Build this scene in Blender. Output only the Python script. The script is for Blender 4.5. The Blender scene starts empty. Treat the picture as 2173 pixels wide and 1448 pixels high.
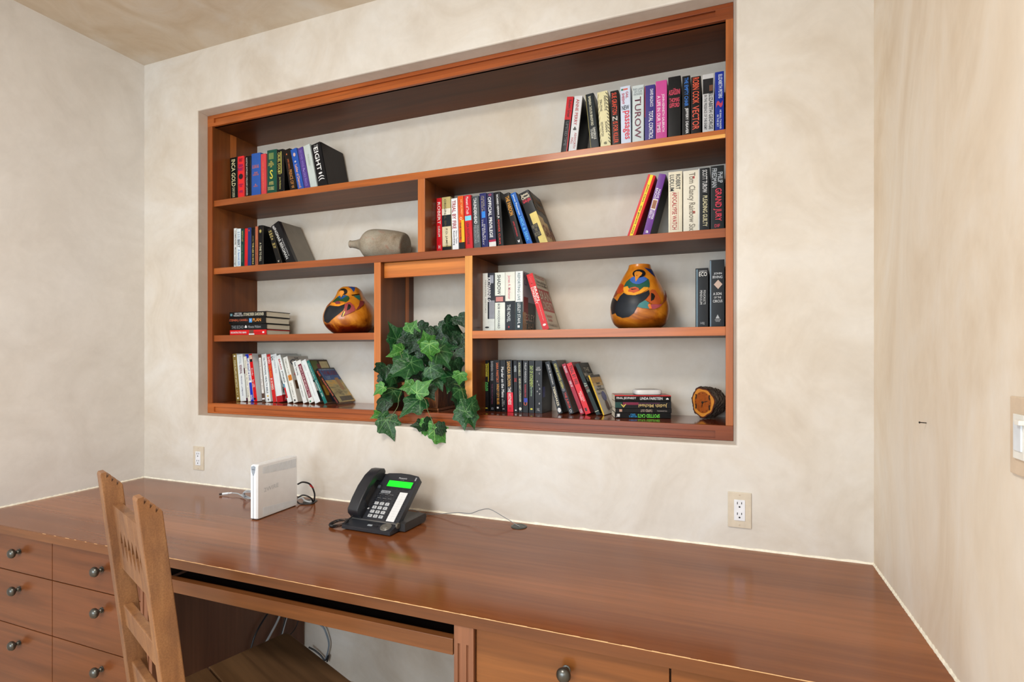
import bpy, bmesh, math, random
from mathutils import Vector, Matrix
random.seed(7)
S = bpy.context.scene
COL = S.collection
# ------------------------------------------------------------------ camera, world, light, exposure
F, CX, HY = 1152.7, 1086.5, 752.9            # focal length and horizon, in pixels of a 2173 x 1448 frame
YAW = math.radians(21.266)
cY, sY = math.cos(YAW), math.sin(YAW)
CAMY, CAMZ = -1.9, 1.386
cam = bpy.data.objects.new('camera', bpy.data.cameras.new('camera'))
COL.objects.link(cam)
cam.location = (0, CAMY, CAMZ)
cam.rotation_euler = (math.pi / 2, 0, YAW)
cam.data.sensor_width = 36
cam.data.lens = F * 36 / 2173
cam.data.shift_y = (HY - 724) / 2173
cam.data.clip_start = .02
S.camera = cam
S.view_settings.view_transform = 'Standard'
S.view_settings.look = 'None'
S.view_settings.gamma = 1
S.view_settings.use_curve_mapping = False
S.view_settings.exposure = 0.07
W = bpy.data.worlds.new('world'); S.world = W; W.use_nodes = True
W.node_tree.nodes['Background'].inputs[0].default_value = (.72, .84, 1, 1)
W.node_tree.nodes['Background'].inputs[1].default_value = 1.0
def area(name, loc, aim, sx, sy, power, color=(1, 1, 1)):
    l = bpy.data.lights.new(name, 'AREA'); l.shape = 'RECTANGLE'; l.size = sx; l.size_y = sy
    l.energy = power; l.color = color
    o = bpy.data.objects.new(name, l); COL.objects.link(o); o.location = loc
    o.rotation_euler = (Vector(aim) - Vector(loc)).to_track_quat('-Z', 'Y').to_euler()
    return o
area('window_daylight', (-1.5, -4.28, 1.5), (-1.6, 0, 1.2), 2.1, 1.7, 84, (.80, .91, 1))
area('ceiling_lamp_light', (-.95, -2.05, 2.80), (-.95, -1.6, 0), .6, .6, 38, (1, .95, .88))
area('side_area_light', (.40, -2.9, 1.7), (-2.0, -.9, 1.2), 1.1, 1.2, 12, (.95, .98, 1))  # soft area light just inside the solid right wall

# ------------------------------------------------------------------ helpers
def lin(c):
    r = []
    for v in c[:3]:
        v /= 255
        r.append(v / 12.92 if v <= .04045 else ((v + .055) / 1.055) ** 2.4)
    return (*r, 1)
def ray(px, py):
    u = (px - CX) / F
    return Vector((-sY + u * cY, cY + u * sY, (HY - py) / F))
CP = Vector((0, CAMY, CAMZ))
def atY(px, py, Y): r = ray(px, py); return CP + r * ((Y - CAMY) / r.y)
KK = 1.0145                                   # the bookcase and what stands in it: measured 3 cm off the wall face, set back to 5.8 cm
def KS(v): return CP + (Vector(v) - CP) * KK
def KY(y): return (y - CAMY) * KK + CAMY
def KZ(z): return (z - CAMZ) * KK + CAMZ
def atZ(px, py, Z): r = ray(px, py); return CP + r * ((Z - CAMZ) / r.z)
def nodes(name):
    m = bpy.data.materials.new(name); m.use_nodes = True
    nt = m.node_tree; b = nt.nodes['Principled BSDF']
    return m, nt, b
def N(nt, t, **k):
    n = nt.nodes.new(t)
    for a, v in k.items(): setattr(n, a, v)
    return n
def ramp(nt, fac, stops):
    r = N(nt, 'ShaderNodeValToRGB'); e = r.color_ramp.elements
    e[0].position, e[0].color = stops[0][0], stops[0][1]
    e[1].position, e[1].color = stops[-1][0], stops[-1][1]
    for p, c in stops[1:-1]:
        x = e.new(p); x.color = c
    nt.links.new(fac, r.inputs[0]); return r.outputs[0]
def noise(nt, vec, scale, detail=4, rough=.55, dist=0):
    n = N(nt, 'ShaderNodeTexNoise'); n.inputs['Scale'].default_value = scale
    n.inputs['Detail'].default_value = detail; n.inputs['Roughness'].default_value = rough
    n.inputs['Distortion'].default_value = dist
    if vec is not None: nt.links.new(vec, n.inputs['Vector'])
    return n.outputs['Fac']
def mapped(nt, scale=(1, 1, 1), rot=(0, 0, 0), loc=(0, 0, 0), kind='Object'):
    t = N(nt, 'ShaderNodeTexCoord'); mp = N(nt, 'ShaderNodeMapping')
    mp.inputs['Scale'].default_value = scale; mp.inputs['Rotation'].default_value = rot
    mp.inputs['Location'].default_value = loc
    nt.links.new(t.outputs[kind], mp.inputs['Vector']); return mp.outputs[0]
def mixc(nt, fac, a, b, mode='MIX'):
    m = N(nt, 'ShaderNodeMix', data_type='RGBA', blend_type=mode)
    for s, v in ((0, fac), (6, a), (7, b)):
        if hasattr(v, 'links'): nt.links.new(v, m.inputs[s])
        else: m.inputs[s].default_value = v
    return m.outputs[2]
def bump(nt, b, h, strength=.2, dist=.001):
    n = N(nt, 'ShaderNodeBump'); n.inputs['Strength'].default_value = strength
    n.inputs['Distance'].default_value = dist
    nt.links.new(h, n.inputs['Height']); nt.links.new(n.outputs[0], b.inputs['Normal'])
_cache = {}
def plain(rgb, rough=.45, metal=0, coat=0, var=.06, scale=40, spec=.5, emit=0):
    key = (rgb, rough, metal, coat, var, scale, spec, emit)
    if key in _cache: return _cache[key]
    m, nt, b = nodes('surface_%02x%02x%02x' % tuple(int(v) for v in rgb))
    c = lin(rgb)
    v = mapped(nt)
    f = noise(nt, v, scale, 3)
    lo = tuple(x * (1 - var) for x in c[:3]) + (1,); hi = tuple(min(1, x * (1 + var) + .002) for x in c[:3]) + (1,)
    nt.links.new(ramp(nt, f, [(.3, lo), (.7, hi)]), b.inputs['Base Color'])
    b.inputs['Roughness'].default_value = rough; b.inputs['Metallic'].default_value = metal
    b.inputs['Coat Weight'].default_value = coat; b.inputs['Coat Roughness'].default_value = .15
    b.inputs['Specular IOR Level'].default_value = spec
    if emit:
        b.inputs['Emission Color'].default_value = c; b.inputs['Emission Strength'].default_value = emit
    _cache[key] = m; return m
def wood(name, dark, mid, light, axis=0, rough=.32, fine=1.0, coat=.25, fig=.5, seed=0, bs=.05, spec=.35):
    """cherry-like veneer; axis = grain direction in object space"""
    m, nt, b = nodes(name)
    st = [9.0, 9.0, 9.0]; st[axis] = .8
    v = mapped(nt, tuple(st), loc=(seed, seed * .37, seed * 1.7))
    broad = noise(nt, v, .55 * fine, 3, .5, .6)
    st2 = [60.0, 60.0, 60.0]; st2[axis] = 2.2
    v2 = mapped(nt, tuple(st2), loc=(seed, 0, seed))
    streak = noise(nt, v2, 1.2 * fine, 4, .65)
    st3 = [5.0, 5.0, 5.0]; st3[axis] = .55
    v3 = mapped(nt, tuple(st3), loc=(seed * 2.1, seed, 0))
    field = noise(nt, v3, .8 * fine, 2, .5, .3)
    mul = N(nt, 'ShaderNodeMath', operation='MULTIPLY'); mul.inputs[1].default_value = 34
    nt.links.new(field, mul.inputs[0])
    sn = N(nt, 'ShaderNodeMath', operation='SINE'); nt.links.new(mul.outputs[0], sn.inputs[0])
    lines = ramp(nt, sn.outputs[0], [(.62, (0, 0, 0, 1)), (1, (1, 1, 1, 1))])
    base = ramp(nt, broad, [(.32, lin(dark)), (.5, lin(mid)), (.68, lin(light))])
    sk = ramp(nt, streak, [(.3, (.72, .72, .72, 1)), (.7, (1.12, 1.12, 1.12, 1))])
    c1 = mixc(nt, .75, base, sk, 'MULTIPLY')
    dk = ramp(nt, lines, [(0, (1, 1, 1, 1)), (1, (1 - fig, 1 - fig, 1 - fig, 1))])
    c2 = mixc(nt, .45, c1, dk, 'MULTIPLY')
    nt.links.new(c2, b.inputs['Base Color'])
    b.inputs['Roughness'].default_value = rough; b.inputs['Specular IOR Level'].default_value = spec
    b.inputs['Coat Weight'].default_value = coat * .35; b.inputs['Coat Roughness'].default_value = .12
    if bs > 0: bump(nt, b, streak, bs, .0006)
    return m
def plaster(name, seed, cool=.5, dark=1.0, stretch=(1, 1, 1), sat=1.0):
    m, nt, b = nodes(name)
    v = mapped(nt, stretch, loc=(seed, seed, seed))
    a = noise(nt, v, 1.3, 5, .55, 1.2)
    c = noise(nt, v, 3.0, 5, .6, 1.6)
    e = noise(nt, v, 26, 4, .6, .6)
    g = noise(nt, v, .9, 3, .5, .5)
    k = dark
    def D(r):
        g_ = sum(r) / 3; return lin(tuple((g_ + (x - g_) * sat) * k for x in r))
    base = ramp(nt, a, [(.3, D((203, 181, 152))), (.5, D((219, 203, 180))), (.68, D((226, 218, 203)))])
    mot = ramp(nt, c, [(.32, D((198, 172, 138))), (.5, D((222, 207, 186))), (.66, D((232, 227, 219)))])
    c1 = mixc(nt, .5, base, mot)
    coolc = ramp(nt, g, [(.35, D((224, 208, 184))), (.62, D((222, 220, 213)))])
    c2 = mixc(nt, cool, c1, coolc)
    w = ramp(nt, e, [(.35, (.975, .975, .975, 1)), (.65, (1.02, 1.02, 1.02, 1))])
    c3 = mixc(nt, .8, c2, w, 'MULTIPLY')
    nt.links.new(c3, b.inputs['Base Color'])
    b.inputs['Roughness'].default_value = .55; b.inputs['Specular IOR Level'].default_value = .35
    bump(nt, b, c, .12, .004)
    return m
class MB:
    """collects shapes, then links them as ONE mesh object"""
    def __init__(s): s.v = []; s.f = []; s.mi = []; s.m = 0; s.M = None
    def add(s, vs, fs):
        o = len(s.v)
        for p in vs:
            p = Vector(p); s.v.append(s.M @ p if s.M else p)
        for f in fs: s.f.append([i + o for i in f]); s.mi.append(s.m)
    def box(s, x0, x1, y0, y1, z0, z1, b=0):
        if b <= 0:
            vs = [(x, y, z) for z in (z0, z1) for y in (y0, y1) for x in (x0, x1)]
            s.add(vs, [(0, 2, 3, 1), (4, 5, 7, 6), (0, 1, 5, 4), (2, 6, 7, 3), (0, 4, 6, 2), (1, 3, 7, 5)])
            return s
        bm = bmesh.new()
        bmesh.ops.create_cube(bm, size=1)
        for v in bm.verts:
            v.co = Vector(((x0 + x1) / 2 + v.co.x * (x1 - x0), (y0 + y1) / 2 + v.co.y * (y1 - y0), (z0 + z1) / 2 + v.co.z * (z1 - z0)))
        bmesh.ops.bevel(bm, geom=bm.edges[:], offset=b, segments=2, profile=.6, affect='EDGES')
        s.bm(bm); return s
    def bm(s, bm):
        bm.verts.index_update()
        s.add([v.co.copy() for v in bm.verts], [[v.index for v in f.verts] for f in bm.faces]); bm.free()
    def prism(s, pts, d0, d1, plane='xz'):
        """polygon pts extruded along the missing axis from d0 to d1"""
        def P(a, b, d): return {'xz': (a, d, b), 'xy': (a, b, d), 'yz': (d, a, b)}[plane]
        n = len(pts)
        vs = [P(a, b, d0) for a, b in pts] + [P(a, b, d1) for a, b in pts]
        fs = [list(range(n)), list(range(2 * n - 1, n - 1, -1))]
        for i in range(n): fs.append([i, i + n, (i + 1) % n + n, (i + 1) % n])
        s.add(vs, fs); return s
    def lathe(s, prof, seg=32, M=None):
        o = []; fs = []
        for r, z in prof:
            for k in range(seg):
                a = 2 * math.pi * k / seg; p = Vector((r * math.cos(a), r * math.sin(a), z))
                o.append(M @ p if M else p)
        for i in range(len(prof) - 1):
            for k in range(seg):
                k2 = (k + 1) % seg
                fs.append([i * seg + k, i * seg + k2, (i + 1) * seg + k2, (i + 1) * seg + k])
        if prof[0][0] > 1e-6: fs.append(list(range(seg - 1, -1, -1)))
        if prof[-1][0] > 1e-6: fs.append([(len(prof) - 1) * seg + k for k in range(seg)])
        s.add(o, fs); return s
    def tube(s, pts, r, seg=8, closed=False):
        pts = [Vector(p) for p in pts]; n = len(pts); o = []; fs = []
        up = Vector((0, 0, 1)); prev = None
        for i, p in enumerate(pts):
            t = (pts[min(i + 1, n - 1)] - pts[max(i - 1, 0)]).normalized()
            if prev is None:
                a = t.cross(up)
                if a.length < .05: a = t.cross(Vector((1, 0, 0)))
            else: a = prev - t * prev.dot(t)
            a.normalize(); prev = a; b = t.cross(a)
            rr = r(i / (n - 1)) if callable(r) else r
            for k in range(seg):
                q = 2 * math.pi * k / seg
                o.append(p + a * math.cos(q) * rr + b * math.sin(q) * rr)
        for i in range(n - 1):
            for k in range(seg):
                k2 = (k + 1) % seg
                fs.append([i * seg + k, i * seg + k2, (i + 1) * seg + k2, (i + 1) * seg + k])
        fs.append(list(range(seg - 1, -1, -1))); fs.append([(n - 1) * seg + k for k in range(seg)])
        s.add(o, fs); return s
    def build(s, name, mat, parent=None, smooth=False, angle=None):
        me = bpy.data.meshes.new(name); me.from_pydata([tuple(v) for v in s.v], [], s.f)
        mats = mat if isinstance(mat, (list, tuple)) else [mat]
        for m in mats: me.materials.append(m)
        if len(mats) > 1: me.polygons.foreach_set('material_index', s.mi)
        bm = bmesh.new(); bm.from_mesh(me); bmesh.ops.recalc_face_normals(bm, faces=bm.faces[:])
        if smooth:
            ang = math.radians(angle or 40)
            for f in bm.faces: f.smooth = True
            for e in bm.edges:
                e.smooth = not (len(e.link_faces) == 2 and e.calc_face_angle(0) > ang)
        bm.to_mesh(me); bm.free(); me.update()
        o = bpy.data.objects.new(name, me); COL.objects.link(o)
        if parent: o.parent = parent
        return o
def tag(o, label=None, cat=None, group=None, kind=None):
    for k, v in (('label', label), ('category', cat), ('group', group), ('kind', kind)):
        if v: o[k] = v
    return o
def thing(name, loc=(0, 0, 0), rot=(0, 0, 0), **k):
    o = bpy.data.objects.new(name, None); COL.objects.link(o); o.empty_display_size = .02
    o.location = loc; o.rotation_euler = rot
    return tag(o, **k)
def spline(pts, per=10):
    P = [Vector(p) for p in pts]; P = [P[0] * 2 - P[1]] + P + [P[-1] * 2 - P[-2]]; out = []
    for i in range(1, len(P) - 2):
        for k in range(per):
            t = k / per; a, b, c, d = P[i - 1], P[i], P[i + 1], P[i + 2]
            out.append(.5 * ((2 * b) + (c - a) * t + (2 * a - 5 * b + 4 * c - d) * t * t + (3 * b - a - 3 * c + d) * t ** 3))
    out.append(P[-2]); return out
# text: queued here, turned into flat meshes at the end
TQ = []
def text(parent, s, O, xd, yd, w, h, mat, name='spine_lettering', bold=.012, keep=False):
    TQ.append((parent, s, Vector(O), Vector(xd), Vector(yd), w, h, mat, name, bold, keep))
def flush_text():
    objs = []
    for q in TQ:
        cu = bpy.data.curves.new('lettering', 'FONT'); cu.body = q[1]; cu.resolution_u = 2; cu.offset = q[9]
        cu.space_line = .85; cu.align_x = 'CENTER'; cu.fill_mode = 'FRONT'
        o = bpy.data.objects.new('lettering', cu); COL.objects.link(o); objs.append(o)
    dg = bpy.context.evaluated_depsgraph_get(); dg.update()
    for q, o in zip(TQ, objs):
        parent, s, O, xd, yd, w, h, mat, name, bold, keep = q
        me = bpy.data.meshes.new_from_object(o.evaluated_get(dg))
        cu = o.data; bpy.data.objects.remove(o); bpy.data.curves.remove(cu)
        vs = me.vertices
        if not len(vs): continue
        x0 = min(v.co.x for v in vs); x1 = max(v.co.x for v in vs)
        y0 = min(v.co.y for v in vs); y1 = max(v.co.y for v in vs)
        sx, sy = w / (x1 - x0), h / (y1 - y0)
        if keep: sx = sy = min(sx, sy)
        ox, oy = (w - (x1 - x0) * sx) / 2, (h - (y1 - y0) * sy) / 2
        for v in vs:
            v.co = O + xd * (ox + (v.co.x - x0) * sx) + yd * (oy + (v.co.y - y0) * sy)
        me.materials.clear(); me.materials.append(mat); me.name = name
        t = bpy.data.objects.new(name, me); COL.objects.link(t); t.parent = parent

# ------------------------------------------------------------------ setting: walls, ceiling, floor
XL, XR, ZC, YB = -2.75, .418, 2.86, -4.4
P_back = plaster('plaster_back_wall', 3, .38, .975, sat=.62)
P_left = plaster('plaster_left_wall', 11, .6, 1.03, sat=.28)
P_right = plaster('plaster_right_wall', 23, .25, 1.02, (1, 1, .45), sat=.9)
P_ceil = plaster('plaster_ceiling', 31, .1, .93)
P_niche = plaster('plaster_niche', 42, .5, .97, sat=.8)
def struct(o): o['kind'] = 'structure'; return o
NX0, NX1, NZ0, NZ1 = -2.344 * KK, .030 * KK, KZ(1.102), KZ(2.548)      # bookcase outer edges
mb = MB()
YW = KY(.030)
rings = [((.002, .018, .012, .010), 0.0), ((-.002, .012, .007, .005), .0012), ((-.004, .009, .005, .003), .0045), ((.001, .001, .001, .001), YW - .001), ((.001, .001, .001, .001), .3365)]
vs = []
for (l, r, d, u), y in rings:
    vs += [(NX0 - l, y, NZ0 - d), (NX1 + r, y, NZ0 - d), (NX1 + r, y, NZ1 + u), (NX0 - l, y, NZ1 + u)]
fs = []
for i in range(len(rings) - 1):
    for k in range(4): fs.append((i * 4 + k, i * 4 + (k + 1) % 4, (i + 1) * 4 + (k + 1) % 4, (i + 1) * 4 + k))
e = (len(rings) - 1) * 4; fs.append((e, e + 1, e + 2, e + 3))
o = len(vs); vs += [(XL, 0, 0), (XR, 0, 0), (XR, 0, ZC), (XL, 0, ZC)]
for k in range(4): fs.append((o + k, o + (k + 1) % 4, (k + 1) % 4, k))
mb.add(vs, fs)
wb = MB(); wb.v, wb.f = mb.v, mb.f; wb.mi = [0] * len(mb.f)
for i, f in enumerate(wb.f):
    if i >= 12 and i < 17: wb.mi[i] = 1
struct(wb.build('wall_back', [P_back, P_niche]))
struct(MB().box(XL - .1, XL, YB, .12, 0, ZC).build('wall_left', P_left))
struct(MB().box(XR, XR + .1, YB, .12, 0, ZC).build('wall_right', P_right))
struct(MB().box(XL - .1, XR + .1, YB, .12, ZC, ZC + .1).build('ceiling', P_ceil))
tile = plain((216, 192, 168), .4, var=.2, scale=6)
struct(MB().box(XL - .1, XR + .1, YB, .12, -.1, 0).build('floor', tile))
mb = MB()                                            # wall behind the camera with its window opening
wx0, wx1, wz0, wz1 = -2.5, -.1, .65, 2.45
for a in ((XL, wx0, 0, ZC), (wx1, XR, 0, ZC), (wx0, wx1, 0, wz0), (wx0, wx1, wz1, ZC)):
    mb.box(a[0], a[1], YB - .1, YB, a[2], a[3])
struct(mb.build('wall_front', P_left))
trimw = plain((206, 198, 184), .5)
mb = MB()
for a in ((wx0, wx1, wz0, wz0 + .04), (wx0, wx1, wz1 - .04, wz1), (wx0, wx0 + .04, wz0, wz1), (wx1 - .04, wx1, wz0, wz1), (-1.32, -1.28, wz0, wz1)):
    mb.box(a[0], a[1], YB - .08, YB - .02, a[2], a[3])
struct(mb.build('window_1', trimw))
# plaster bead where the worktop meets the walls: slightly ragged
bead = plain((238, 232, 214), .6, var=.12, scale=60)
def beadline(p0, p1, off, name):
    n = 140; m = MB(); rows = []
    for i in range(n + 1):
        t = i / n; p = Vector(p0).lerp(Vector(p1), t)
        h = .0055 + .0025 * math.sin(i * 1.7) * random.random(); d = .004 + .0012 * random.random()
        o_ = Vector(off)
        rows.append([p + o_ * d, p + o_ * (d * .8) + Vector((0, 0, h * .45)), p + Vector((0, 0, h)), p - o_ * .002])
    vs = [q for r in rows for q in r]; fs = []
    for i in range(n):
        for k in range(3): fs.append((i * 4 + k, i * 4 + k + 1, i * 4 + k + 5, i * 4 + k + 4))
    m.add(vs, fs); struct(m.build(name, bead, smooth=True))
beadline((XL, 0, .76), (XR, 0, .76), (0, -1, 0), 'trim_1')
beadline((XL, -.73, .76), (XL, 0, .76), (1, 0, 0), 'trim_2')
beadline((XR, -.73, .76), (XR, 0, .76), (-1, 0, 0), 'trim_3')
# plastered corner beads, slightly proud and pale
# ------------------------------------------------------------------ woods
RED = ((122, 60, 26), (158, 84, 38), (182, 106, 52))
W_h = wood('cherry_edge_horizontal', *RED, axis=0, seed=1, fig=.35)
W_h2 = wood('cherry_edge_orange', (146, 76, 32), (184, 102, 42), (206, 126, 58), axis=0, seed=5, fig=.3)
W_rail = wood('cherry_rail', (118, 54, 22), (158, 80, 34), (182, 100, 46), axis=0, seed=7, fig=.35)
W_v = wood('cherry_upright', *RED, axis=2, seed=2, fig=.35)
W_vo = wood('cherry_upright_orange', (158, 84, 38), (190, 110, 52), (208, 132, 68), axis=2, seed=4, fig=.25)
W_vy = wood('cherry_upright_sapwood', (186, 116, 48), (216, 148, 70), (228, 168, 92), axis=2, seed=9, fig=.25)
W_pan = wood('cherry_panel', (78, 38, 14), (106, 56, 24), (134, 78, 36), axis=2, seed=3, fig=.5, fine=.8)  # panel wood darkened: shade inside the bays is put into its colour
W_board = wood('cherry_shelf_board', (68, 33, 14), (90, 47, 21), (112, 64, 32), axis=0, seed=6, fig=.45, fine=.8, rough=.4, coat=0, spec=.2)  # darker than the shelf edges, underside shade worked into the wood tones
W_low = wood('cherry_shelf_glossy', (104, 42, 18), (130, 58, 26), (150, 72, 34), axis=0, seed=8, rough=.12, coat=.8, fig=.3)
W_sap = wood('cherry_sapwood_strip', (206, 140, 62), (222, 160, 80), (232, 178, 100), axis=0, seed=2, fig=.2)
W_desk = wood('cherry_worktop', (124, 70, 36), (148, 88, 48), (162, 100, 58), axis=0, seed=13, fig=.04, fine=.75, rough=.15, coat=.0, bs=.0, spec=.34)
W_edge = wood('cherry_worktop_edge', (90, 52, 26), (114, 68, 36), (128, 82, 46), axis=0, seed=14, fig=.3, rough=.3)
W_drw = wood('cherry_drawer_front', (94, 50, 26), (113, 64, 34), (124, 74, 42), axis=0, seed=16, fig=.45, fine=.9, rough=.28)
W_drw2 = wood('cherry_drawer_front_warm', (104, 60, 28), (128, 77, 37), (144, 91, 46), axis=0, seed=19, fig=.5, fine=.9, rough=.28)
W_cab = wood('cherry_cabinet_side', (84, 50, 36), (100, 64, 46), (112, 76, 56), axis=2, seed=20, fig=.3, rough=.4, coat=.1)
W_pil = wood('cherry_pilaster', (100, 58, 38), (122, 74, 50), (134, 88, 62), axis=2, seed=21, fig=.2, rough=.4)
dark_in = plain((30, 18, 12), .6)
# ------------------------------------------------------------------ bookcase
NX0, NX1, NZ0, NZ1 = -2.344, .030, 1.102, 2.548      # measured values; bpart() scales them into place
YF, YS, YK = .030, .040, .3045
z1b, z1t = 2.1070, 2.1363
z2b, z2t = 1.7770, 1.8070
z3b, z3t = 1.4495, 1.4797
zb = 1.1507
D1 = (-1.1705, -1.1380); D2 = (-1.3845, -1.3522); D3 = (-.9553, -.9233)
bc = thing('built_in_bookcase', ((NX0 + NX1) / 2 * KK, .2, KZ(NZ0)), label='recessed cherry wood bookcase with unequal shelves set into the plaster wall', cat='bookcase')
OFF = Vector(bc.location)
def bpart(m, name, mat, **k):
    m.v = [KS(v) - OFF for v in m.v]
    return tag(m.build(name, mat, bc), **k)
# material seed varies because object coords are relative to the bookcase root: fine
xi0, xi1 = -2.314, .0070
for a_, b_ in ((NX0, xi0), (xi1, NX1)):
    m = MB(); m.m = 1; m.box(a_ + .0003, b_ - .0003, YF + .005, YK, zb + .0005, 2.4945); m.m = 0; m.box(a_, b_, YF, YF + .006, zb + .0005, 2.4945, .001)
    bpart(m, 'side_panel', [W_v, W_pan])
# veneer lining seen inside the left stile (bands of paler wood)
bpart(MB().box(xi0, xi0 + .0015, YF + .105, YF + .14, z1t, 2.4945), 'veneer_band', W_vo)
bpart(MB().box(NX0 + .03, NX1 - .023, YF + .012, YK, 2.4948, 2.512), 'top_board', W_board)
m = MB(); m.box(NX0, NX1, YF, YF + .022, 2.532, NZ1, .001); m.box(NX0, NX1, YF, YF + .022, 2.4948, 2.5105, .001)
m.box(NX0, -2.302, YF, YF + .022, 2.5103, 2.5322); m.box(-.025, NX1, YF, YF + .022, 2.5103, 2.5322); m.box(-2.303, -.024, YF + .009, YF + .022, 2.508, 2.534)
bpart(m, 'top_rail', W_rail)
m = MB(); m.box(NX0, NX1, YF, YF + .022, 1.1325, zb, .001); m.box(NX0, NX1, YF, YF + .022, NZ0, 1.109, .0008)
m.box(NX0, -2.302, YF, YF + .022, 1.1085, 1.133); m.box(-.025, NX1, YF, YF + .022, 1.1085, 1.133); m.box(-2.303, -.024, YF + .008, YF + .022, 1.105, 1.135)
bpart(m, 'bottom_rail', W_rail)
bpart(MB().box(NX0, NX1, YF + .0222, YK, 1.128, zb - .0003), 'bottom_board', W_low)
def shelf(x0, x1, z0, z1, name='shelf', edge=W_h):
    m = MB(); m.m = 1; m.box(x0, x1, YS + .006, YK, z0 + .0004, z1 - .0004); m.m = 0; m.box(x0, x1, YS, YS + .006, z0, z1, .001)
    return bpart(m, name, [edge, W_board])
shelf(xi0, xi1, z1b, z1t, edge=W_h2)
bpart(MB().prism([(-1.0, z1b + .0012), (xi1 - .001, z1b + .0012), (xi1 - .001, z1b + .0135), (-.3, z1b + .0110), (-.6, z1b + .0055), (-.8, z1b + .0040), (-1.0, z1b + .0016)], YS - .0008, YS + .001), 'sapwood_strip', W_sap, label='pale yellow sapwood strip')
shelf(xi0, xi1, z2b, z2t)
shelf(xi0, D2[0], z3b, z3t)
shelf(D3[1], xi1, z3b, z3t, edge=W_h2)
def divider(d, z0, z1, mat):
    m = MB(); m.m = 1; m.box(d[0] + .0003, d[1] - .0003, YS + .006, YK, z0, z1); m.m = 0; m.box(d[0], d[1], YS, YS + .006, z0, z1, .001)
    return bpart(m, 'divider', [mat, W_pan])
divider(D1, z2t, z1b, W_vo)
divider(D2, zb, z2b, W_vo)
tag(divider(D3, zb, z2b, W_vy), label='paler yellowish divider')
bpart(MB().box(D2[1], D3[0], .067, .087, 1.7135, z2b, .0008), 'header_panel', W_h2)
bpart(MB().box(D2[1], D2[1] + .0012, .235, .262, zb, z2b), 'veneer_band', W_vo)

z1t, z2t, z3t, zb = KZ(z1t), KZ(z2t), KZ(z3t), KZ(zb)
YS, YK, xi0, xi1 = KY(YS), KY(YK), xi0 * KK, xi1 * KK

# ------------------------------------------------------------------ worktop and cabinets
YD = -.725
wt = thing('worktop', (-1.17, -.36, .731), label='long glossy cherry wood worktop running wall to wall under the bookcase', cat='worktop')
m = MB(); m.m = 0; m.box(XL, XR, YD + .003, 0, .731, .76); m.m = 1; m.box(XL, XR, YD, YD + .004, .731, .7597, .0006)
m.v = [v - Vector(wt.location) for v in m.v]; m.build('top', [W_desk, W_edge], wt)
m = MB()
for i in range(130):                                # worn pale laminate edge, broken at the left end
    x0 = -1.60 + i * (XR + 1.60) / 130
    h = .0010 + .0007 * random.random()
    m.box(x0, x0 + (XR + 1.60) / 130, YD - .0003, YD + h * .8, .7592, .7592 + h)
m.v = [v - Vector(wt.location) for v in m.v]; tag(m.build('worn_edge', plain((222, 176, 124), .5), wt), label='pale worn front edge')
m = MB()
for i in range(10):
    x0 = -2.22 + i * .055 + random.random() * .02
    m.box(x0, x0 + .006 + .02 * random.random(), YD - .0003, YD + .0008, .7592, .7602)
m.v = [v - Vector(wt.location) for v in m.v]; tag(m.build('edge_chips', plain((222, 176, 124), .5), wt), kind='stuff')
def knob(parent, x, y, z):
    iron = plain((92, 92, 88), .3, .9, var=.12, spec=.6)
    m = MB()
    k_ = 1.12
    prof = [(0, .0335), (.006, .0330), (.0115, .0300), (.0145, .0250), (.0150, .0215), (.0135, .0175), (.0095, .0140), (.0052, .0120), (.0042, .0095), (.0058, .0075), (.0070, .0050), (.0066, .0025), (.0088, .0012), (.0088, 0)]
    M = Matrix.Translation((x, y, z)) @ Matrix.Rotation(math.pi / 2, 4, 'X')
    m.lathe([(r * k_, h * 1.08) for r, h in reversed(prof)], 24, M)
    m.build('knob', iron, parent, smooth=True, angle=60)
def drawer(root, x0, x1, z0, z1, kx, kz, mat, yf=-.712):
    d = MB().box(x0, x1, yf, yf + .018, z0, z1, .0012)
    # open box behind the front
    d.box(x0 + .01, x0 + .02, yf + .018, -.1, z0 + .01, z1 - .02); d.box(x1 - .02, x1 - .01, yf + .018, -.1, z0 + .01, z1 - .02); d.box(x0 + .01, x1 - .01, yf + .018, -.1, z0 + .01, z0 + .018)
    d.v = [v - Vector(root.location) for v in d.v]
    o = d.build('drawer', mat, root)
    L = Vector(root.location); knob(o, kx - L.x, yf - L.y, kz - L.z)
    return o
cl = thing('drawer_cabinet', (-2.2, -.35, 0), label='cherry drawer cabinet at the left with two columns of dark knobbed drawers', cat='cabinet')
def cpart(root, m, name, mat, **k):
    m.v = [v - Vector(root.location) for v in m.v]; return tag(m.build(name, mat, root), **k)
m = MB(); m.box(XL + .003, XL + .02, -.69, -.005, .0, .7305); m.box(-1.735, -1.719, -.69, -.005, 0, .7305, .001); m.box(-2.196, -2.182, -.69, -.02, 0, .7305)
m.box(XL + .003, -1.72, -.02, -.005, 0, .73); m.box(XL + .003, -1.72, -.69, -.01, .0, .09)
cpart(cl, m, 'body', W_cab)
rows = ((.5965, .7275), (.4015, .5935), (.1, .3985))
kz = (.672, .5365, .341)
for (za, zb_), k in zip(rows, kz):
    drawer(cl, XL + .004, -2.1905, za, zb_, -2.378, k, W_drw)
for (za, zb_), k in zip(rows, kz):
    drawer(cl, -2.1875, -1.7265, za, zb_, -1.924, k, W_drw)
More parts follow.
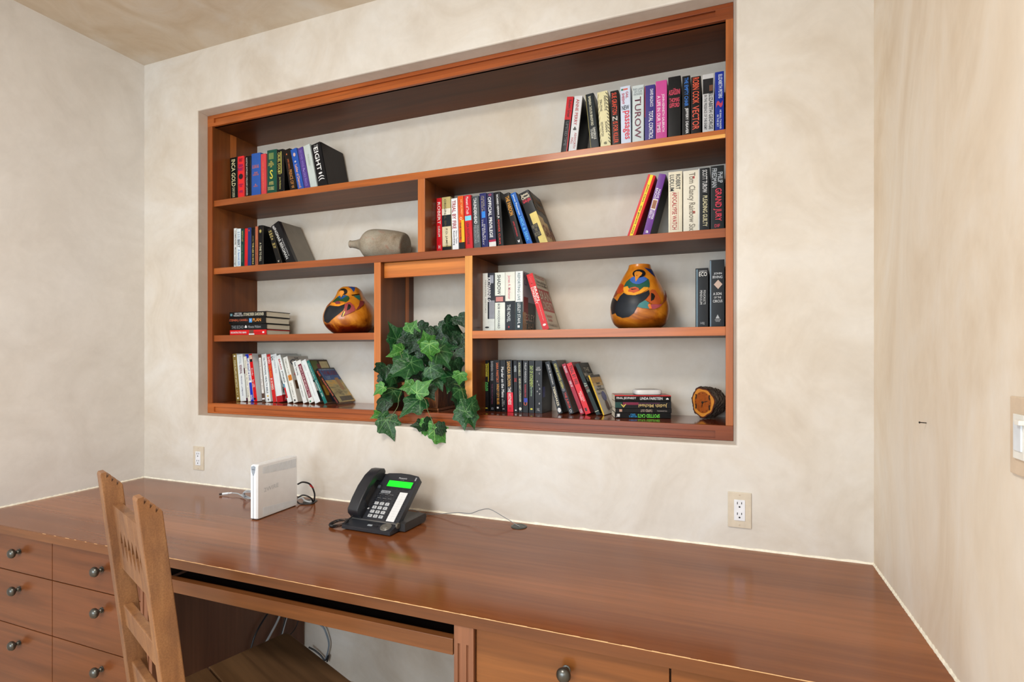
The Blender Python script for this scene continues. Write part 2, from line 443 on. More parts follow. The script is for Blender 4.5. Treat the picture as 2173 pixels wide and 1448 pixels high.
def pilaster(root, x0, x1, yf, fl):
    m = MB(); z0, z1 = 0, .7305; ft = .687
    xs = [x0]
    for f in fl: xs += [f - .0035, f + .0035]
    xs.append(x1)
    for i in range(0, len(xs), 2): m.box(xs[i], xs[i + 1], yf, yf + .02, z0, z1)
    for f in fl:
        m.box(f - .0035, f + .0035, yf, yf + .02, ft, z1)
        pts = [(f + .0035 * math.cos(a), yf + .0005 + .0045 * math.sin(a)) for a in [math.pi * k / 8 for k in range(9)]]
        m.prism([(f - .0035, yf + .02)] + [p for p in reversed(pts)] + [(f + .0035, yf + .02)], z0, ft, 'xy')
    return cpart(root, m, 'pilaster', W_pil)
pilaster(cl, -1.7225, -1.670, -.722, (-1.7085, -1.6855))
cr = thing('drawer_cabinet', (-.1, -.35, 0), label='cherry drawer cabinet at the right end with a fluted pilaster beside the knee space', cat='cabinet')
m = MB(); m.box(-.598, -.582, -.69, -.005, 0, .7305); m.box(XR - .02, XR - .003, -.69, -.005, 0, .7305); m.box(-.11, -.096, -.69, -.02, 0, .7305)
m.box(-.598, XR - .003, -.02, -.005, 0, .73); m.box(-.598, XR - .003, -.69, -.01, 0, .09)
cpart(cr, m, 'body', W_cab)
pilaster(cr, -.6095, -.5575, -.722, (-.596, -.573))
for x0, x1, kx in ((-.5545, -.1065, -.3305), (-.1025, XR - .004, .156)):
    for (za, zb_), k in zip(((.598, .7275), (.4015, .595), (.1, .3985)), (.6745, .5365, .341)):
        drawer(cr, x0, x1, za, zb_, kx, k, W_drw2)
kt = thing('keyboard_tray', (-1.14, -.4, .655), label='pull-out keyboard tray with cherry front hung beneath the worktop', cat='tray')
cpart(kt, MB().box(-1.667, -.6125, -.722, -.70, .655, .6945, .001), 'front', W_edge)
cpart(kt, MB().box(-1.65, -.63, -.70, -.25, .657, .669), 'board', dark_in)
cpart(kt, MB().box(-1.667, -1.653, -.68, -.2, .675, .702), 'runner', plain((96, 84, 76), .35, .7))
cpart(kt, MB().box(-.6235, -.6105, -.69, -.2, .672, .700), 'runner', plain((60, 42, 32), .4, .3))
cpart(kt, MB().box(-1.65, -.628, -.30, -.285, .669, .729), 'back_rail', dark_in)

# ------------------------------------------------------------------ books
YEL = (238, 200, 40); GOLD = (208, 170, 84); WHT = (236, 236, 230); BLK = (20, 19, 22); REDC = (206, 26, 30); NAV = (24, 28, 92)
ink = lambda c, r=.5: plain(c, r, var=.02)
paper = {}
def pages(c=(222, 212, 190)):
    if c in paper: return paper[c]
    m, nt, b = nodes('page_block'); v = mapped(nt, (900, 4, 4)); f = noise(nt, v, 1, 2)
    k = lin(c); nt.links.new(ramp(nt, f, [(.35, tuple(x * .72 for x in k[:3]) + (1,)), (.65, k)]), b.inputs['Base Color'])
    b.inputs['Roughness'].default_value = .8; paper[c] = m; return m
COUNT = {}
ORD = ['first', 'second', 'third', 'fourth', 'fifth', 'sixth', 'seventh', 'eighth', 'ninth', 'tenth', 'eleventh', 'twelfth', 'thirteenth', 'fourteenth', 'fifteenth', 'sixteenth']
def book(row, desc, loc, rot, t, h, w, spine, cover=None, hard=True, texts=(), panels=(), ctexts=(), cpanels=(), pg=(228, 220, 198), back=None, rough=.32, order=None, vis=1.0):
    COUNT[row] = COUNT.get(row, 0) + 1
    lab = '%s, %s %s' % (desc, order or ORD[COUNT[row] - 1] + ' from left', row)
    r = thing('book', loc, rot, label=lab, cat='book', group='books ' + row)
    dk_ = lambda c: tuple(int(x * .62) for x in c) if max(c) < 56 else c
    spine = dk_(spine); cover = dk_(cover or spine); back = dk_(back or cover)
    cov = plain(cover, rough, var=.05, scale=30, spec=.22)
    spm = plain(spine, rough, var=.05, scale=30, spec=.22)
    bkm = plain(back, rough, var=.05, scale=30, spec=.22)
    th = .0026 if hard else .0007; th = min(th, t * .16); ov = .003 if hard else 0
    cr_ = min(.006, t * .28) if hard else .0006
    # cover: wrap-around profile in the x-y plane
    outer = [(0, w), (0, cr_)]
    if hard:
        for k in range(1, 4): a = math.pi / 2 * k / 4; outer.append((cr_ * (1 - math.sin(a)) * 1.0 if False else cr_ * (1 - math.cos(math.pi/2 - a) ) , cr_ * (1 - math.sin(a))))
    outer += [(cr_, 0), (t - cr_, 0)]
    if hard:
        for k in range(3, 0, -1): a = math.pi / 2 * k / 4; outer.append((t - cr_ * (1 - math.sin(math.pi / 2 - (math.pi / 2 - a)) if False else 1 - math.cos(math.pi/2 - a)), cr_ * (1 - math.sin(a))))
    outer += [(t, cr_), (t, w)]
    nn = len(outer)
    inner = []
    for x, y in outer:
        ix = min(max(x, th), t - th); iy = max(y, th) if y < w else y
        inner.append((ix, iy))
    vs = [(x, y, 0) for x, y in outer] + [(x, y, h) for x, y in outer] + [(x, y, 0) for x, y in inner] + [(x, y, h) for x, y in inner]
    m = MB()
    for i in range(nn - 1):
        m.m = 2 if i == 0 else (1 if i == nn - 2 else 0)
        m.add([vs[i], vs[i + 1], vs[nn + i + 1], vs[nn + i]], [(0, 1, 2, 3)])
        m.add([vs[2 * nn + i], vs[2 * nn + i + 1], vs[3 * nn + i + 1], vs[3 * nn + i]], [(3, 2, 1, 0)])
        m.add([vs[i], vs[i + 1], vs[2 * nn + i + 1], vs[2 * nn + i]], [(3, 2, 1, 0)])
        m.add([vs[nn + i], vs[nn + i + 1], vs[3 * nn + i + 1], vs[3 * nn + i]], [(0, 1, 2, 3)])
    for i in (0, nn - 1):
        m.m = 2 if i == 0 else 1
        m.add([vs[i], vs[nn + i], vs[3 * nn + i], vs[2 * nn + i]], [(0, 1, 2, 3)])
    bm = MB(); bm.v, bm.f, bm.mi = m.v, m.f, m.mi
    ob = build_welded(bm, 'cover', [spm, cov, bkm], r)
    p = MB().box(th + .0001, t - th - .0001, th + .001, w - ov, ov, h - ov); p.build('pages', pages(pg), r)
    ys = -.0011
    for qi, q in enumerate(panels):                  # (top, bottom, left, right, colour) as fractions on the spine
        a, b, c, d, colr = q[:5]; a, b = a * vis, b * vis if b < .999 else 1; yy = -.00015 - .00009 * qi
        pm = MB(); pm.add([(t * c, yy, h * (1 - b)), (t * d, yy, h * (1 - b)), (t * d, yy, h * (1 - a)), (t * c, yy, h * (1 - a))], [(0, 1, 2, 3)])
        pm.build('spine_panel', plain(colr, rough, var=.1, spec=.22), r)
    for q in texts:                                  # (string, from top, to, left, right, colour[, mode])
        s, a, b, c, d, colr = q[:6]; mode = q[6] if len(q) > 6 else 'D'; a *= vis; b *= vis
        mt = ink(colr)
        if mode == 'D': text(r, s, (t * c, ys, h * (1 - a)), (0, 0, -1), (1, 0, 0), h * (b - a), t * (d - c), mt)
        elif mode == 'U': text(r, s, (t * d, ys, h * (1 - b)), (0, 0, 1), (-1, 0, 0), h * (b - a), t * (d - c), mt)
        else: text(r, s, (t * c, ys, h * (1 - b)), (1, 0, 0), (0, 0, 1), t * (d - c), h * (b - a), mt)
    for qi, q in enumerate(cpanels):                 # on the +x cover: (top, bottom, from spine, to fore edge, colour or polygon)
        a, b, c, d, colr = q[:5]; xx = t + .0002 + .0001 * qi
        pm = MB(); pm.add([(xx, w * c, h * (1 - b)), (xx, w * d, h * (1 - b)), (xx, w * d, h * (1 - a)), (xx, w * c, h * (1 - a))], [(0, 1, 2, 3)])
        pm.build('cover_panel', colr if not isinstance(colr, tuple) else plain(colr, rough, var=.12), r)
    for q in ctexts:
        s, a, b, c, d, colr = q[:6]
        text(r, s, (t + .0013, w * c, h * (1 - b)), (0, 1, 0), (0, 0, 1), w * (d - c), h * (b - a), ink(colr), name='cover_lettering')
    return r
def build_welded(m, name, mats, parent):
    me = bpy.data.meshes.new(name); me.from_pydata([tuple(v) for v in m.v], [], m.f)
    for x in mats: me.materials.append(x)
    me.polygons.foreach_set('material_index', m.mi)
    bm = bmesh.new(); bm.from_mesh(me); bmesh.ops.remove_doubles(bm, verts=bm.verts[:], dist=1e-6); bmesh.ops.recalc_face_normals(bm, faces=bm.faces[:])
    for f in bm.faces: f.smooth = True
    for e in bm.edges: e.smooth = not (len(e.link_faces) == 2 and e.calc_face_angle(0) > math.radians(38))
    bm.to_mesh(me); bm.free()
    o = bpy.data.objects.new(name, me); COL.objects.link(o); o.parent = parent; return o
def upright(row, desc, bl, tl, yt, wpx, Y, z0, w=.16, **k):
    """bl, tl: pixel column of the spine's left edge at its foot and at its head; yt: pixel row of the head"""
    Y = KY(Y); w *= KK; top = atY(tl, yt, Y); foot = atY(bl, yt, Y)
    z0 += .0003
    dx = foot.x - top.x; dz = top.z - z0
    ang = math.atan2(dx, dz); L = math.hypot(dx, dz)
    if abs(ang) < .012: ang = 0
    t = (atY(bl + wpx, yt, Y).x - foot.x) * math.cos(ang)
    x, z = foot.x, z0
    if ang < 0: z += t * math.sin(-ang)
    k.setdefault('rough', .32)
    k.setdefault('vis', 1 - max(0, (z0 - CAMZ) * (Y - YS) / (YS - CAMY)) / L)
    return book(row, desc, (x, Y, z), (0, -ang, math.radians(k.pop('yaw', 0))), t, L, min(w, YK - Y - .002), **k)
execfile_books = True
A = 'in the top left row'
GRN = (22, 76, 60)
u = lambda *a, **k: upright(A, *a, Y=.128, z0=z1t, **k)
u('black book lettered INCA GOLD in cream', 489.7, 488, 336, 14.5, spine=(20, 34, 28), texts=[('INCA GOLD', .05, .72, .22, .78, (214, 206, 160)), ('CLIVE CUSSLER', .74, .99, .3, .66, (200, 196, 160))])
u('bright red book with purple lettering', 505.2, 504.2, 333, 13.4, spine=(232, 50, 52), texts=[('SARA\nPARET', .19, .36, .08, .92, (90, 30, 110), 'H'), ('WINDY', .05, .14, .2, .8, (130, 20, 50), 'H'), ('•', .43, .57, .15, .85, (40, 18, 30), 'H'), ('GUARDIAN\nANGEL', .68, .76, .15, .85, (120, 30, 90), 'H'), ('A NOVEL', .84, .9, .2, .8, (120, 30, 110), 'H')])
u('thin black book with white block capitals', 520.6, 519.7, 332.5, 11.8, spine=(16, 20, 20), texts=[('HOSTILE WITNESS | WILLIAM LASHNER', .04, .99, .16, .46, (216, 214, 206))])
u('royal blue cloth book with orange lettering', 533.6, 533, 327, 19.6, spine=(46, 88, 168), rough=.6, texts=[('LUKAS', .28, .36, .12, .82, (206, 112, 90), 'H'), ('ANNE\nGORDON', .45, .54, .18, .8, (200, 110, 90), 'H'), ('HARPER', .78, .81, .25, .7, (200, 110, 90), 'H'), ('▲', .73, .77, .38, .56, (200, 110, 90), 'H')])
u('coral red thin book with faint orange title', 554.4, 553.3, 327.7, 11.2, spine=(206, 66, 72), rough=.55, texts=[('TALES OF THE NEW WORLD', .18, .92, .34, .6, (222, 118, 84))])
u('dark green thick book with gold emblem', 566.8, 565.9, 320, 20.5, spine=GRN, rough=.5, texts=[('THE\nBURDEN\nOF PROOF\nLIFE', .26, .41, .14, .72, (206, 190, 96), 'H'), ('S', .47, .68, .3, .62, (208, 196, 70), 'H'), ('JAMES\nMYERS', .74, .82, .22, .7, (200, 190, 110), 'H'), ('DOUBLE', .86, .94, .1, .74, (190, 190, 130), 'H')], panels=[(.07, .22, .18, .68, (106, 128, 76))])
u('black book with gold title CRUEL DOUBT', 588.8, 587.6, 318.5, 13.4, spine=(20, 20, 26), texts=[('CRUEL DOUBT', .07, .60, .14, .52, (196, 186, 96)), ('Joe McGinniss', .66, .95, .3, .6, (190, 180, 100))], panels=[(.05, .58, .58, .72, (170, 164, 84))])
u('dark brown book with copper script, leaning', 617.5, 601.6, 320, 14, spine=(34, 24, 20), cover=(20, 14, 14), back=(110, 14, 18), texts=[('JAMES CARROLL', .24, .5, .3, .62, (176, 92, 50)), ('PRINCE OF W', .52, .99, .3, .8, (190, 128, 60)), ('•', .1, .14, .3, .5, (190, 100, 50), 'H')])
u('blue cloth book with orange script, leaning', 634.6, 616.2, 319, 13.4, spine=(38, 84, 170), rough=.5, texts=[('Ladder of Diamond', .4, .99, .28, .7, (224, 168, 140)), ('*', .3, .35, .3, .6, (230, 220, 220), 'H'), ('•', .1, .2, .3, .7, (200, 170, 170), 'H')])
u('purple book with lilac capitals, leaning', 648.6, 631.2, 316, 12, spine=(82, 60, 136), rough=.5, texts=[('SECOND WIND', .06, .5, .3, .7, (132, 112, 190)), ('?', .52, .62, .25, .75, (140, 120, 190), 'H'), ('DICK FRANCIS', .64, .97, .3, .7, (142, 122, 198))])
u('pale grey-white book with no bold title', 661.2, 643.2, 311, 14.6, spine=(190, 200, 196), rough=.5, texts=[('THE KING', .22, .5, .34, .6, (176, 190, 170))])
u('thick black book lettered EIGHT in white', 677.2, 659.3, 309, 21, w=.163, spine=(24, 24, 30), cover=(44, 30, 26), pg=(60, 54, 50), texts=[('THE', .04, .09, .3, .75, (150, 150, 150), 'H'), ('EIGHT', .09, .66, .24, .68, (240, 240, 238)), ('•', .7, .75, .3, .7, (220, 220, 220), 'H'), ('((', .78, .9, .2, .8, (230, 230, 228))])
B = 'in the second left row'
u = lambda *a, **k: upright(B, *a, Y=.14, z0=z2t, **k)
u('thin white book with black capitals', 496, 496, 485, 6.4, spine=(222, 226, 222), texts=[('COMRADES - Mother Courage', .06, .98, .3, .75, (60, 60, 60))])
u('white book with blue script', 502.6, 502.6, 486, 8.4, spine=(218, 232, 236), texts=[('A Special Gift', .55, .98, .3, .75, (74, 120, 190)), ('BERT', .3, .5, .2, .8, (40, 40, 50)), ('::::', .08, .3, .3, .7, (70, 90, 140))])
u('dark green book with pale lettering', 511.3, 511.3, 485.8, 7, spine=(24, 62, 56), texts=[('PORTRAIT OF A LADY', .06, .35, .3, .7, (180, 180, 110)), ('WISE BLOOD', .42, .9, .3, .6, (100, 140, 100))])
u('plain bright red thin book', 518.6, 519.6, 485.4, 6.6, spine=(210, 38, 44))
u('dull navy blue thin book', 525.6, 526, 483.7, 7.6, spine=(38, 54, 112), rough=.6, texts=[('•', .05, .1, .3, .6, (200, 90, 50), 'H')])
u('narrow black book with gold lettering', 534, 534, 483.5, 7, spine=(18, 20, 24), texts=[('THE LIES IN EXILE', .4, .98, .25, .7, (200, 180, 110)), ('and others', .22, .38, .4, .6, (200, 180, 110))])
u('terracotta thin book with brown lettering', 541.6, 541.2, 481, 5.8, spine=(176, 98, 70), rough=.6, texts=[('CONSEQUENCES', .35, .98, .3, .7, (90, 50, 36))])
u('black book lettered A TIME TO KILL', 548.2, 548, 479, 9.4, spine=(22, 24, 28), texts=[('A TIME TO KILL', .44, .92, .3, .72, (200, 196, 170)), ('*', .1, .2, .25, .75, (204, 190, 110), 'H')])
u('black book with gold script, leaning left', 590.6, 567.5, 487, 9.6, spine=(30, 28, 26), texts=[('In the\nmatter\nof the\nlaw', .06, .34, .1, .9, (200, 180, 110), 'H'), ('George\nYoung', .42, .6, .15, .85, (190, 170, 100), 'H'), ('v', .94, .99, .3, .7, (220, 210, 190), 'H')])
u('black book, grey cover, leaning left', 611, 575, 481, 20, w=.15, spine=(24, 24, 30), cover=(126, 120, 110), pg=(90, 86, 80), texts=[('INGMAR BERGMAN', .1, .93, .16, .46, (202, 202, 200)), ('THE MAGIC LANTERN OF', .42, .9, .54, .68, (170, 170, 170)), ('...', .03, .09, .1, .4, (200, 200, 200))], cpanels=[(0, 1, 0, .13, (28, 28, 34))])
Cc = 'in the second middle row'
u = lambda *a, **k: upright(Cc, *a, Y=.14, z0=z2t, **k)
u('red book with white fancy capitals', 925.8, 924.4, 421.5, 12.8, spine=(204, 22, 34), texts=[('ROBERT', .08, .5, .32, .78, (236, 226, 220)), ('LUDLUM', .54, .74, .35, .7, (230, 220, 214)), ('H', .9, .97, .4, .7, (230, 210, 210), 'H')])
u('gold, white and black banded book', 939.4, 937.4, 419.5, 18.4, spine=(186, 170, 112), texts=[('ORIGINAL SIN', .04, .56, .26, .5, (80, 70, 40)), ('P.D. JAMES', .6, .94, .34, .62, (90, 76, 50))], panels=[(.22, .34, 0, 1, (226, 222, 204)), (.34, .56, 0, 1, (28, 36, 42)), (.56, .92, 0, 1, (216, 204, 170)), (.94, 1, 0, 1, (18, 18, 22))])
u('white book lettered TRIAL BY FIRE', 960.2, 957, 422.2, 13.4, spine=(228, 230, 232), texts=[('TRIAL BY FIRE', .04, .6, .14, .72, (160, 20, 36)), ('Nancy Taylor', .64, .9, .56, .84, (90, 90, 100)), ('Rosenberg', .64, .92, .18, .48, (60, 60, 70))])
u('orange book with yellow and black foot', 974.8, 971, 417, 12, spine=(220, 88, 28), texts=[('LET US PREY', .07, .36, .5, .8, (240, 190, 120)), ('BILL BRANON', .07, .36, .16, .44, (200, 60, 40)), ('O', .4, .46, .3, .7, (240, 226, 190), 'H'), ('THE NOVEL', .5, .84, .2, .5, (20, 18, 18))], panels=[(.46, .9, .5, 1, (232, 178, 40)), (.88, 1, 0, 1, (24, 26, 30))])
u('red book with a pale blue panel', 989, 983.6, 415.8, 15, spine=(200, 28, 38), texts=[('Moment of Truth', .03, .36, .3, .7, (240, 214, 214)), ('LISA SCOTTOLINE', .52, .93, .25, .6, (70, 14, 24))], panels=[(.39, .48, .08, .96, (124, 206, 230))])
u('mottled grey book lettered THUNDERHEAD', 1006.2, 1000.8, 417.4, 14.6, spine=(78, 86, 90), texts=[('THUNDERHEAD', .04, .54, .22, .66, (226, 228, 228)), ('DOUGLAS PRESTON\nAND LINCOLN CHILD', .56, .92, .16, .86, (150, 156, 158))], panels=[(.02, .6, .08, .24, (26, 28, 32))])
u('navy book with a light blue flash', 1023.4, 1017.2, 411.4, 14, spine=(32, 36, 96), texts=[('MURDER AT\nTHE MUSEUM', .04, .34, .2, .72, (150, 140, 130)), ('PERIL IN\nTHE EMBASSY', .48, .97, .16, .66, (180, 178, 190))], panels=[(.34, .46, .2, .74, (50, 130, 220))])
u('purple to black book with large white title', 1039, 1032.4, 410.6, 14.6, spine=(44, 46, 72), texts=[('OFFICIAL PRIVILEGE', .08, .84, .16, .62, (236, 236, 236)), ('O', .02, .06, .3, .7, (200, 70, 110), 'H')], panels=[(.88, .92, 0, 1, (170, 30, 70)), (.92, 1, 0, 1, (220, 216, 214))])
u('black book, white name, red title', 1056.6, 1048.2, 408.7, 12.8, spine=(30, 28, 30), cover=(16, 14, 16), texts=[('RICHARD HERMAN, JR.', .05, .5, .26, .66, (226, 226, 226)), ('POWER CURVE', .52, .98, .3, .6, (200, 50, 36))])
u('black book lettered THE PARDON, leaning left', 1099.4, 1067.6, 413, 13.4, w=.15, spine=(34, 32, 32), cover=(14, 13, 14), texts=[('THE PARDON', .06, .44, .2, .8, (214, 150, 40)), ('JAMES GRIPPANDO', .56, .86, .3, .6, (190, 30, 44)), ('w', .93, .98, .3, .7, (230, 230, 230), 'H')])
u('bright blue book with white script, leaning', 1120.8, 1082.4, 412.4, 12.6, spine=(20, 92, 176), cover=(20, 16, 18), texts=[('James Patterson', .03, .44, .24, .66, (200, 220, 236)), ('HIDE & SEEK', .48, .96, .28, .74, (90, 180, 240))])
m_gold = plain((206, 176, 84), .25, .3)
g = u('thick black book with gold sun', 1143, 1100.6, 412.5, 23.5, w=.153, spine=(26, 28, 32), cover=(22, 20, 22), pg=(40, 38, 38), texts=[('James\nClavell', .03, .14, .1, .9, (226, 216, 190), 'H'), ('GAI-JIN', .15, .23, .12, .9, (214, 20, 60), 'H'), ('NEW YORK\nTIMES\nBESTSELLER', .66, .88, .12, .66, (120, 110, 80), 'H')], panels=[(.44, 1, .3, 1, (210, 190, 112)), (.65, .9, .08, .7, (34, 32, 36))],
      ctexts=[('James\nClavell', .04, .34, .06, .92, (128, 92, 50)), ('GAI-JIN', .62, .92, .1, .94, (120, 28, 30))], cpanels=[(.46, 1, 0, .45, (196, 166, 84)), (.54, 1, .45, .7, (190, 158, 78)), (.66, 1, .7, .92, (184, 150, 72))])
Dd = 'in the top right row'
u = lambda *a, **k: upright(Dd, *a, Y=.14, z0=z1t, **k)
u('red and black thin book, leaning right', 1187.5, 1203.5, 207.3, 14, spine=(40, 40, 44), cover=(30, 28, 30), texts=[('Robert Greer', .06, .38, .35, .78, (60, 10, 16)), ('LIMITED TIME', .46, .9, .3, .7, (96, 98, 102))], panels=[(0, .42, 0, 1, (186, 26, 36)), (.42, 1, .84, 1, (176, 30, 40))])
u('white book with red lettering, leaning right', 1203.8, 1219.2, 206, 17, w=.15, spine=(206, 208, 210), cover=(40, 34, 34), texts=[('ANNE PERRY', .06, .54, .3, .68, (176, 70, 74)), ('♣', .57, .65, .3, .7, (60, 60, 60), 'H'), ('ASHWORTH\nHALL', .68, .97, .18, .82, (176, 100, 100))])
u('dark teal book with cream capitals, leaning left', 1255.4, 1241.6, 201.6, 18, spine=(26, 44, 52), cover=(40, 40, 44), texts=[('BARBARA TAYLOR BRADFORD', .05, .6, .34, .64, (206, 204, 180)), ('DANGEROUS\nTO KNOW', .64, .86, .2, .8, (216, 216, 206))], panels=[(0, 1, .02, .07, (150, 140, 80))])
u('cream book with radiating black lines', 1275.4, 1267, 197, 22, spine=(216, 208, 164), texts=[('ABSOLUTE', .08, .36, .62, .82, (70, 64, 54)), ('TRUTHS', .14, .36, .2, .4, (70, 64, 54)), ('SUSAN', .56, .76, .6, .8, (70, 64, 54)), ('HOWATCH', .56, .82, .2, .4, (70, 64, 54)), ('///////////////', .02, .98, .82, 1, (60, 56, 46)), ('\\\\\\\\\\\\\\\\\\', .02, .98, .02, .14, (150, 140, 106)), ('@', .93, .98, .36, .66, (30, 28, 26), 'H')])
u('black book with tall orange-red capitals', 1299.8, 1294.6, 194.4, 17.6, spine=(22, 20, 20), texts=[('SUE GRAFTON', .04, .45, .18, .76, (216, 66, 34)), ('N', .48, .56, .18, .76, (200, 190, 180), 'H'), ('IS FOR KILLER', .58, .98, .2, .78, (222, 74, 38))])
u('white and pale blue book lettered NEW passages', 1318.2, 1316, 185, 21.2, spine=(198, 208, 226), texts=[('GAIL', .1, .22, .55, .8, (178, 40, 56)), ('SHEEHY', .12, .32, .16, .42, (178, 40, 56)), ('NEW', .34, .42, .14, .86, (30, 34, 44), 'H'), ('passages', .44, .94, .2, .88, (206, 30, 56))], panels=[(.04, .07, .1, .3, (40, 110, 80)), (.04, .07, .3, .75, (200, 110, 100))])
u('pale grey book with widely spaced dark title', 1341.6, 1340.8, 183.4, 24.6, spine=(194, 204, 204), texts=[('THE LAWS\nOF OUR\nFATHERS', .05, .18, .06, .94, (130, 140, 146), 'H'), ('TUROW', .21, .95, .22, .76, (100, 46, 64))])
u('violet blue book with narrow white capitals', 1368.2, 1368.4, 182.5, 22, spine=(58, 50, 122), texts=[('DAVID BALDACCI', .08, .4, .52, .82, (220, 218, 232)), ('TOTAL CONTROL', .48, .99, .4, .8, (232, 230, 238))], panels=[(.02, .58, 0, .06, (170, 40, 60))])
u('pink book with white capitals', 1391.2, 1391, 173.3, 24, spine=(192, 72, 142), texts=[('JOHN KENNETH GALBRAITH', .24, .9, .52, .8, (236, 214, 228)), ('A LIFE IN OUR TIMES', .26, .9, .14, .44, (236, 214, 228))])
u('wide black book with pink lettering', 1417.6, 1416.6, 165, 27, spine=(24, 24, 26), texts=[('THE', .2, .22, .4, .6, (208, 60, 90), 'H'), ('ASSASSINI', .22, .31, .06, .94, (208, 60, 90), 'H'), ('THOMAS\nGIFFORD', .36, .52, .1, .9, (216, 64, 92), 'H')])
u('black book with blue and white title', 1447.4, 1446.2, 163, 17.4, spine=(26, 28, 32), texts=[('THE EMPTY CHAIR', .03, .52, .3, .76, (40, 116, 206)), ('JEFFERY DEAVER', .55, .99, .34, .78, (226, 226, 226))])
u('black book lettered VECTOR in orange', 1466.4, 1465.5, 164.5, 21, spine=(26, 24, 26), texts=[('ROBIN COOK', .02, .48, .16, .82, (220, 84, 50)), ('VECTOR', .52, .94, .14, .82, (216, 80, 56))])
u('silver, black and white book', 1490.6, 1489.6, 159.5, 24.4, spine=(196, 196, 196), texts=[('ELIZABETH GEORGE', .34, .97, .56, .9, (30, 30, 32)), ('IN THE PRESENCE OF THE ENEMY', .36, .97, .14, .4, (90, 90, 92))], panels=[(.08, .34, .04, .94, (30, 30, 32)), (.2, .3, .6, .9, (110, 74, 56))])
u('deep blue book with white lettering', 1517, 1516, 154, 19.4, spine=(22, 48, 150), texts=[('ELIZABETH PETERS', .05, .46, .4, .8, (220, 228, 240)), ('~', .5, .62, .15, .85, (190, 50, 80), 'H'), ('HE SHALL THUNDER', .66, .99, .52, .72, (214, 222, 236)), ('IN THE SKY', .74, .95, .22, .42, (214, 222, 236))])
Ee = 'in the second right row'
u = lambda *a, **k: upright(Ee, *a, Y=.14, z0=z2t, **k)
u('red book with yellow spine stripe, leaning right', 1328.5, 1375.5, 375, 17.5, w=.155, spine=(200, 14, 20), cover=(204, 16, 22), texts=[('John Case · the genesis code', .16, .99, .36, .62, (60, 40, 16))], panels=[(0, 1, .3, .68, (240, 206, 20))])
u('purple book with a small portrait, leaning right', 1361.6, 1398.6, 372, 15.5, w=.155, spine=(104, 50, 140), cover=(30, 26, 26), back=(104, 50, 140), texts=[('MAEVE\nBINCHY', .24, .42, .15, .85, (226, 220, 236)), ('COPPER\nBEECH', .6, .76, .15, .85, (226, 220, 236)), ('a', .95, .99, .3, .7, (230, 230, 230), 'H')], panels=[(.42, .6, .12, .84, (216, 210, 206)), (.44, .58, .2, .76, (150, 100, 70))])
u('thick cream book lettered APOCALYPSE WATCH', 1418.2, 1418.6, 366, 29.6, spine=(220, 212, 188), texts=[('ROBERT', .05, .3, .54, .86, (30, 36, 40)), ('LUDLUM', .05, .32, .1, .42, (30, 36, 40)), ('APOCALYPSE WATCH', .34, .96, .28, .62, (170, 30, 36))], panels=[(.34, .97, .17, .19, (180, 40, 44)), (.34, .97, .7, .72, (180, 40, 44))])
u('thick cream book with outlined script', 1449.6, 1449.8, 363.8, 33, spine=(222, 216, 198), texts=[('Tom Clancy Rainbow Six', .04, 1.0, .26, .78, (120, 112, 96))], panels=[(.1, .14, .6, .74, (170, 60, 60)), (.68, .72, .6, .78, (170, 50, 40))])
u('black book lettered PLEADING GUILTY in pale gold', 1484, 1484.6, 358, 22, spine=(22, 30, 36), texts=[('SCOTT TUROW', .03, .4, .3, .76, (206, 206, 206)), ('PLEADING GUILTY', .45, .95, .34, .78, (208, 200, 160))], panels=[(0, 1, -.09, .02, (200, 204, 204))])
u('black book lettered GRAND JURY in red', 1508, 1507.4, 353.5, 28.6, spine=(30, 40, 46), texts=[('PHILIP\nFRIEDMAN', .04, .34, .1, .9, (176, 182, 186)), ('GRAND JURY', .36, .88, .2, .82, (214, 34, 66)), ('DIF', .93, .98, .3, .7, (190, 30, 60), 'H')])
Ff = 'in the third right row'
u = lambda *a, **k: upright(Ff, *a, Y=.14, z0=z3t, **k)
u('white book with a black and white photo', 1024.2, 1024, 580.5, 25.4, spine=(222, 224, 218), texts=[('PERSONAL HISTORY', .12, .7, .2, .32, (150, 150, 146)), ('KATHARINE G', .08, .5, .42, .68, (232, 232, 232)), ('●', .93, .96, .2, .55, (40, 40, 40), 'H')], panels=[(0, .8, .42, 1, (40, 42, 50)), (.04, .18, .6, .9, (150, 154, 166)), (.48, .8, .55, 1, (140, 142, 150)), (.8, 1, .42, 1, (214, 218, 212))])
u('white book lettered SHADOW in black', 1050.2, 1050, 579.2, 21.6, spine=(220, 226, 216), texts=[('SHADOW', .04, .38, .24, .58, (24, 24, 28)), ('BOB WOODWARD', .54, .97, .28, .5, (90, 90, 96))], panels=[(.4, .52, 0, 1, (60, 50, 54)), (.42, .5, .1, .8, (200, 130, 124))])
u('half white, half black book lettered THE NOVEL', 1072, 1072, 577.8, 21, spine=(220, 222, 210), cover=(36, 44, 50), texts=[('James A. Michener', .06, .47, .22, .56, (214, 130, 142)), ('THE NOVEL', .56, .86, .2, .54, (200, 206, 206)), ('●', .93, .96, .3, .46, (180, 30, 40), 'H')], panels=[(.5, 1, 0, .66, (22, 26, 32)), (.5, 1, .66, 1, (10, 12, 16))])
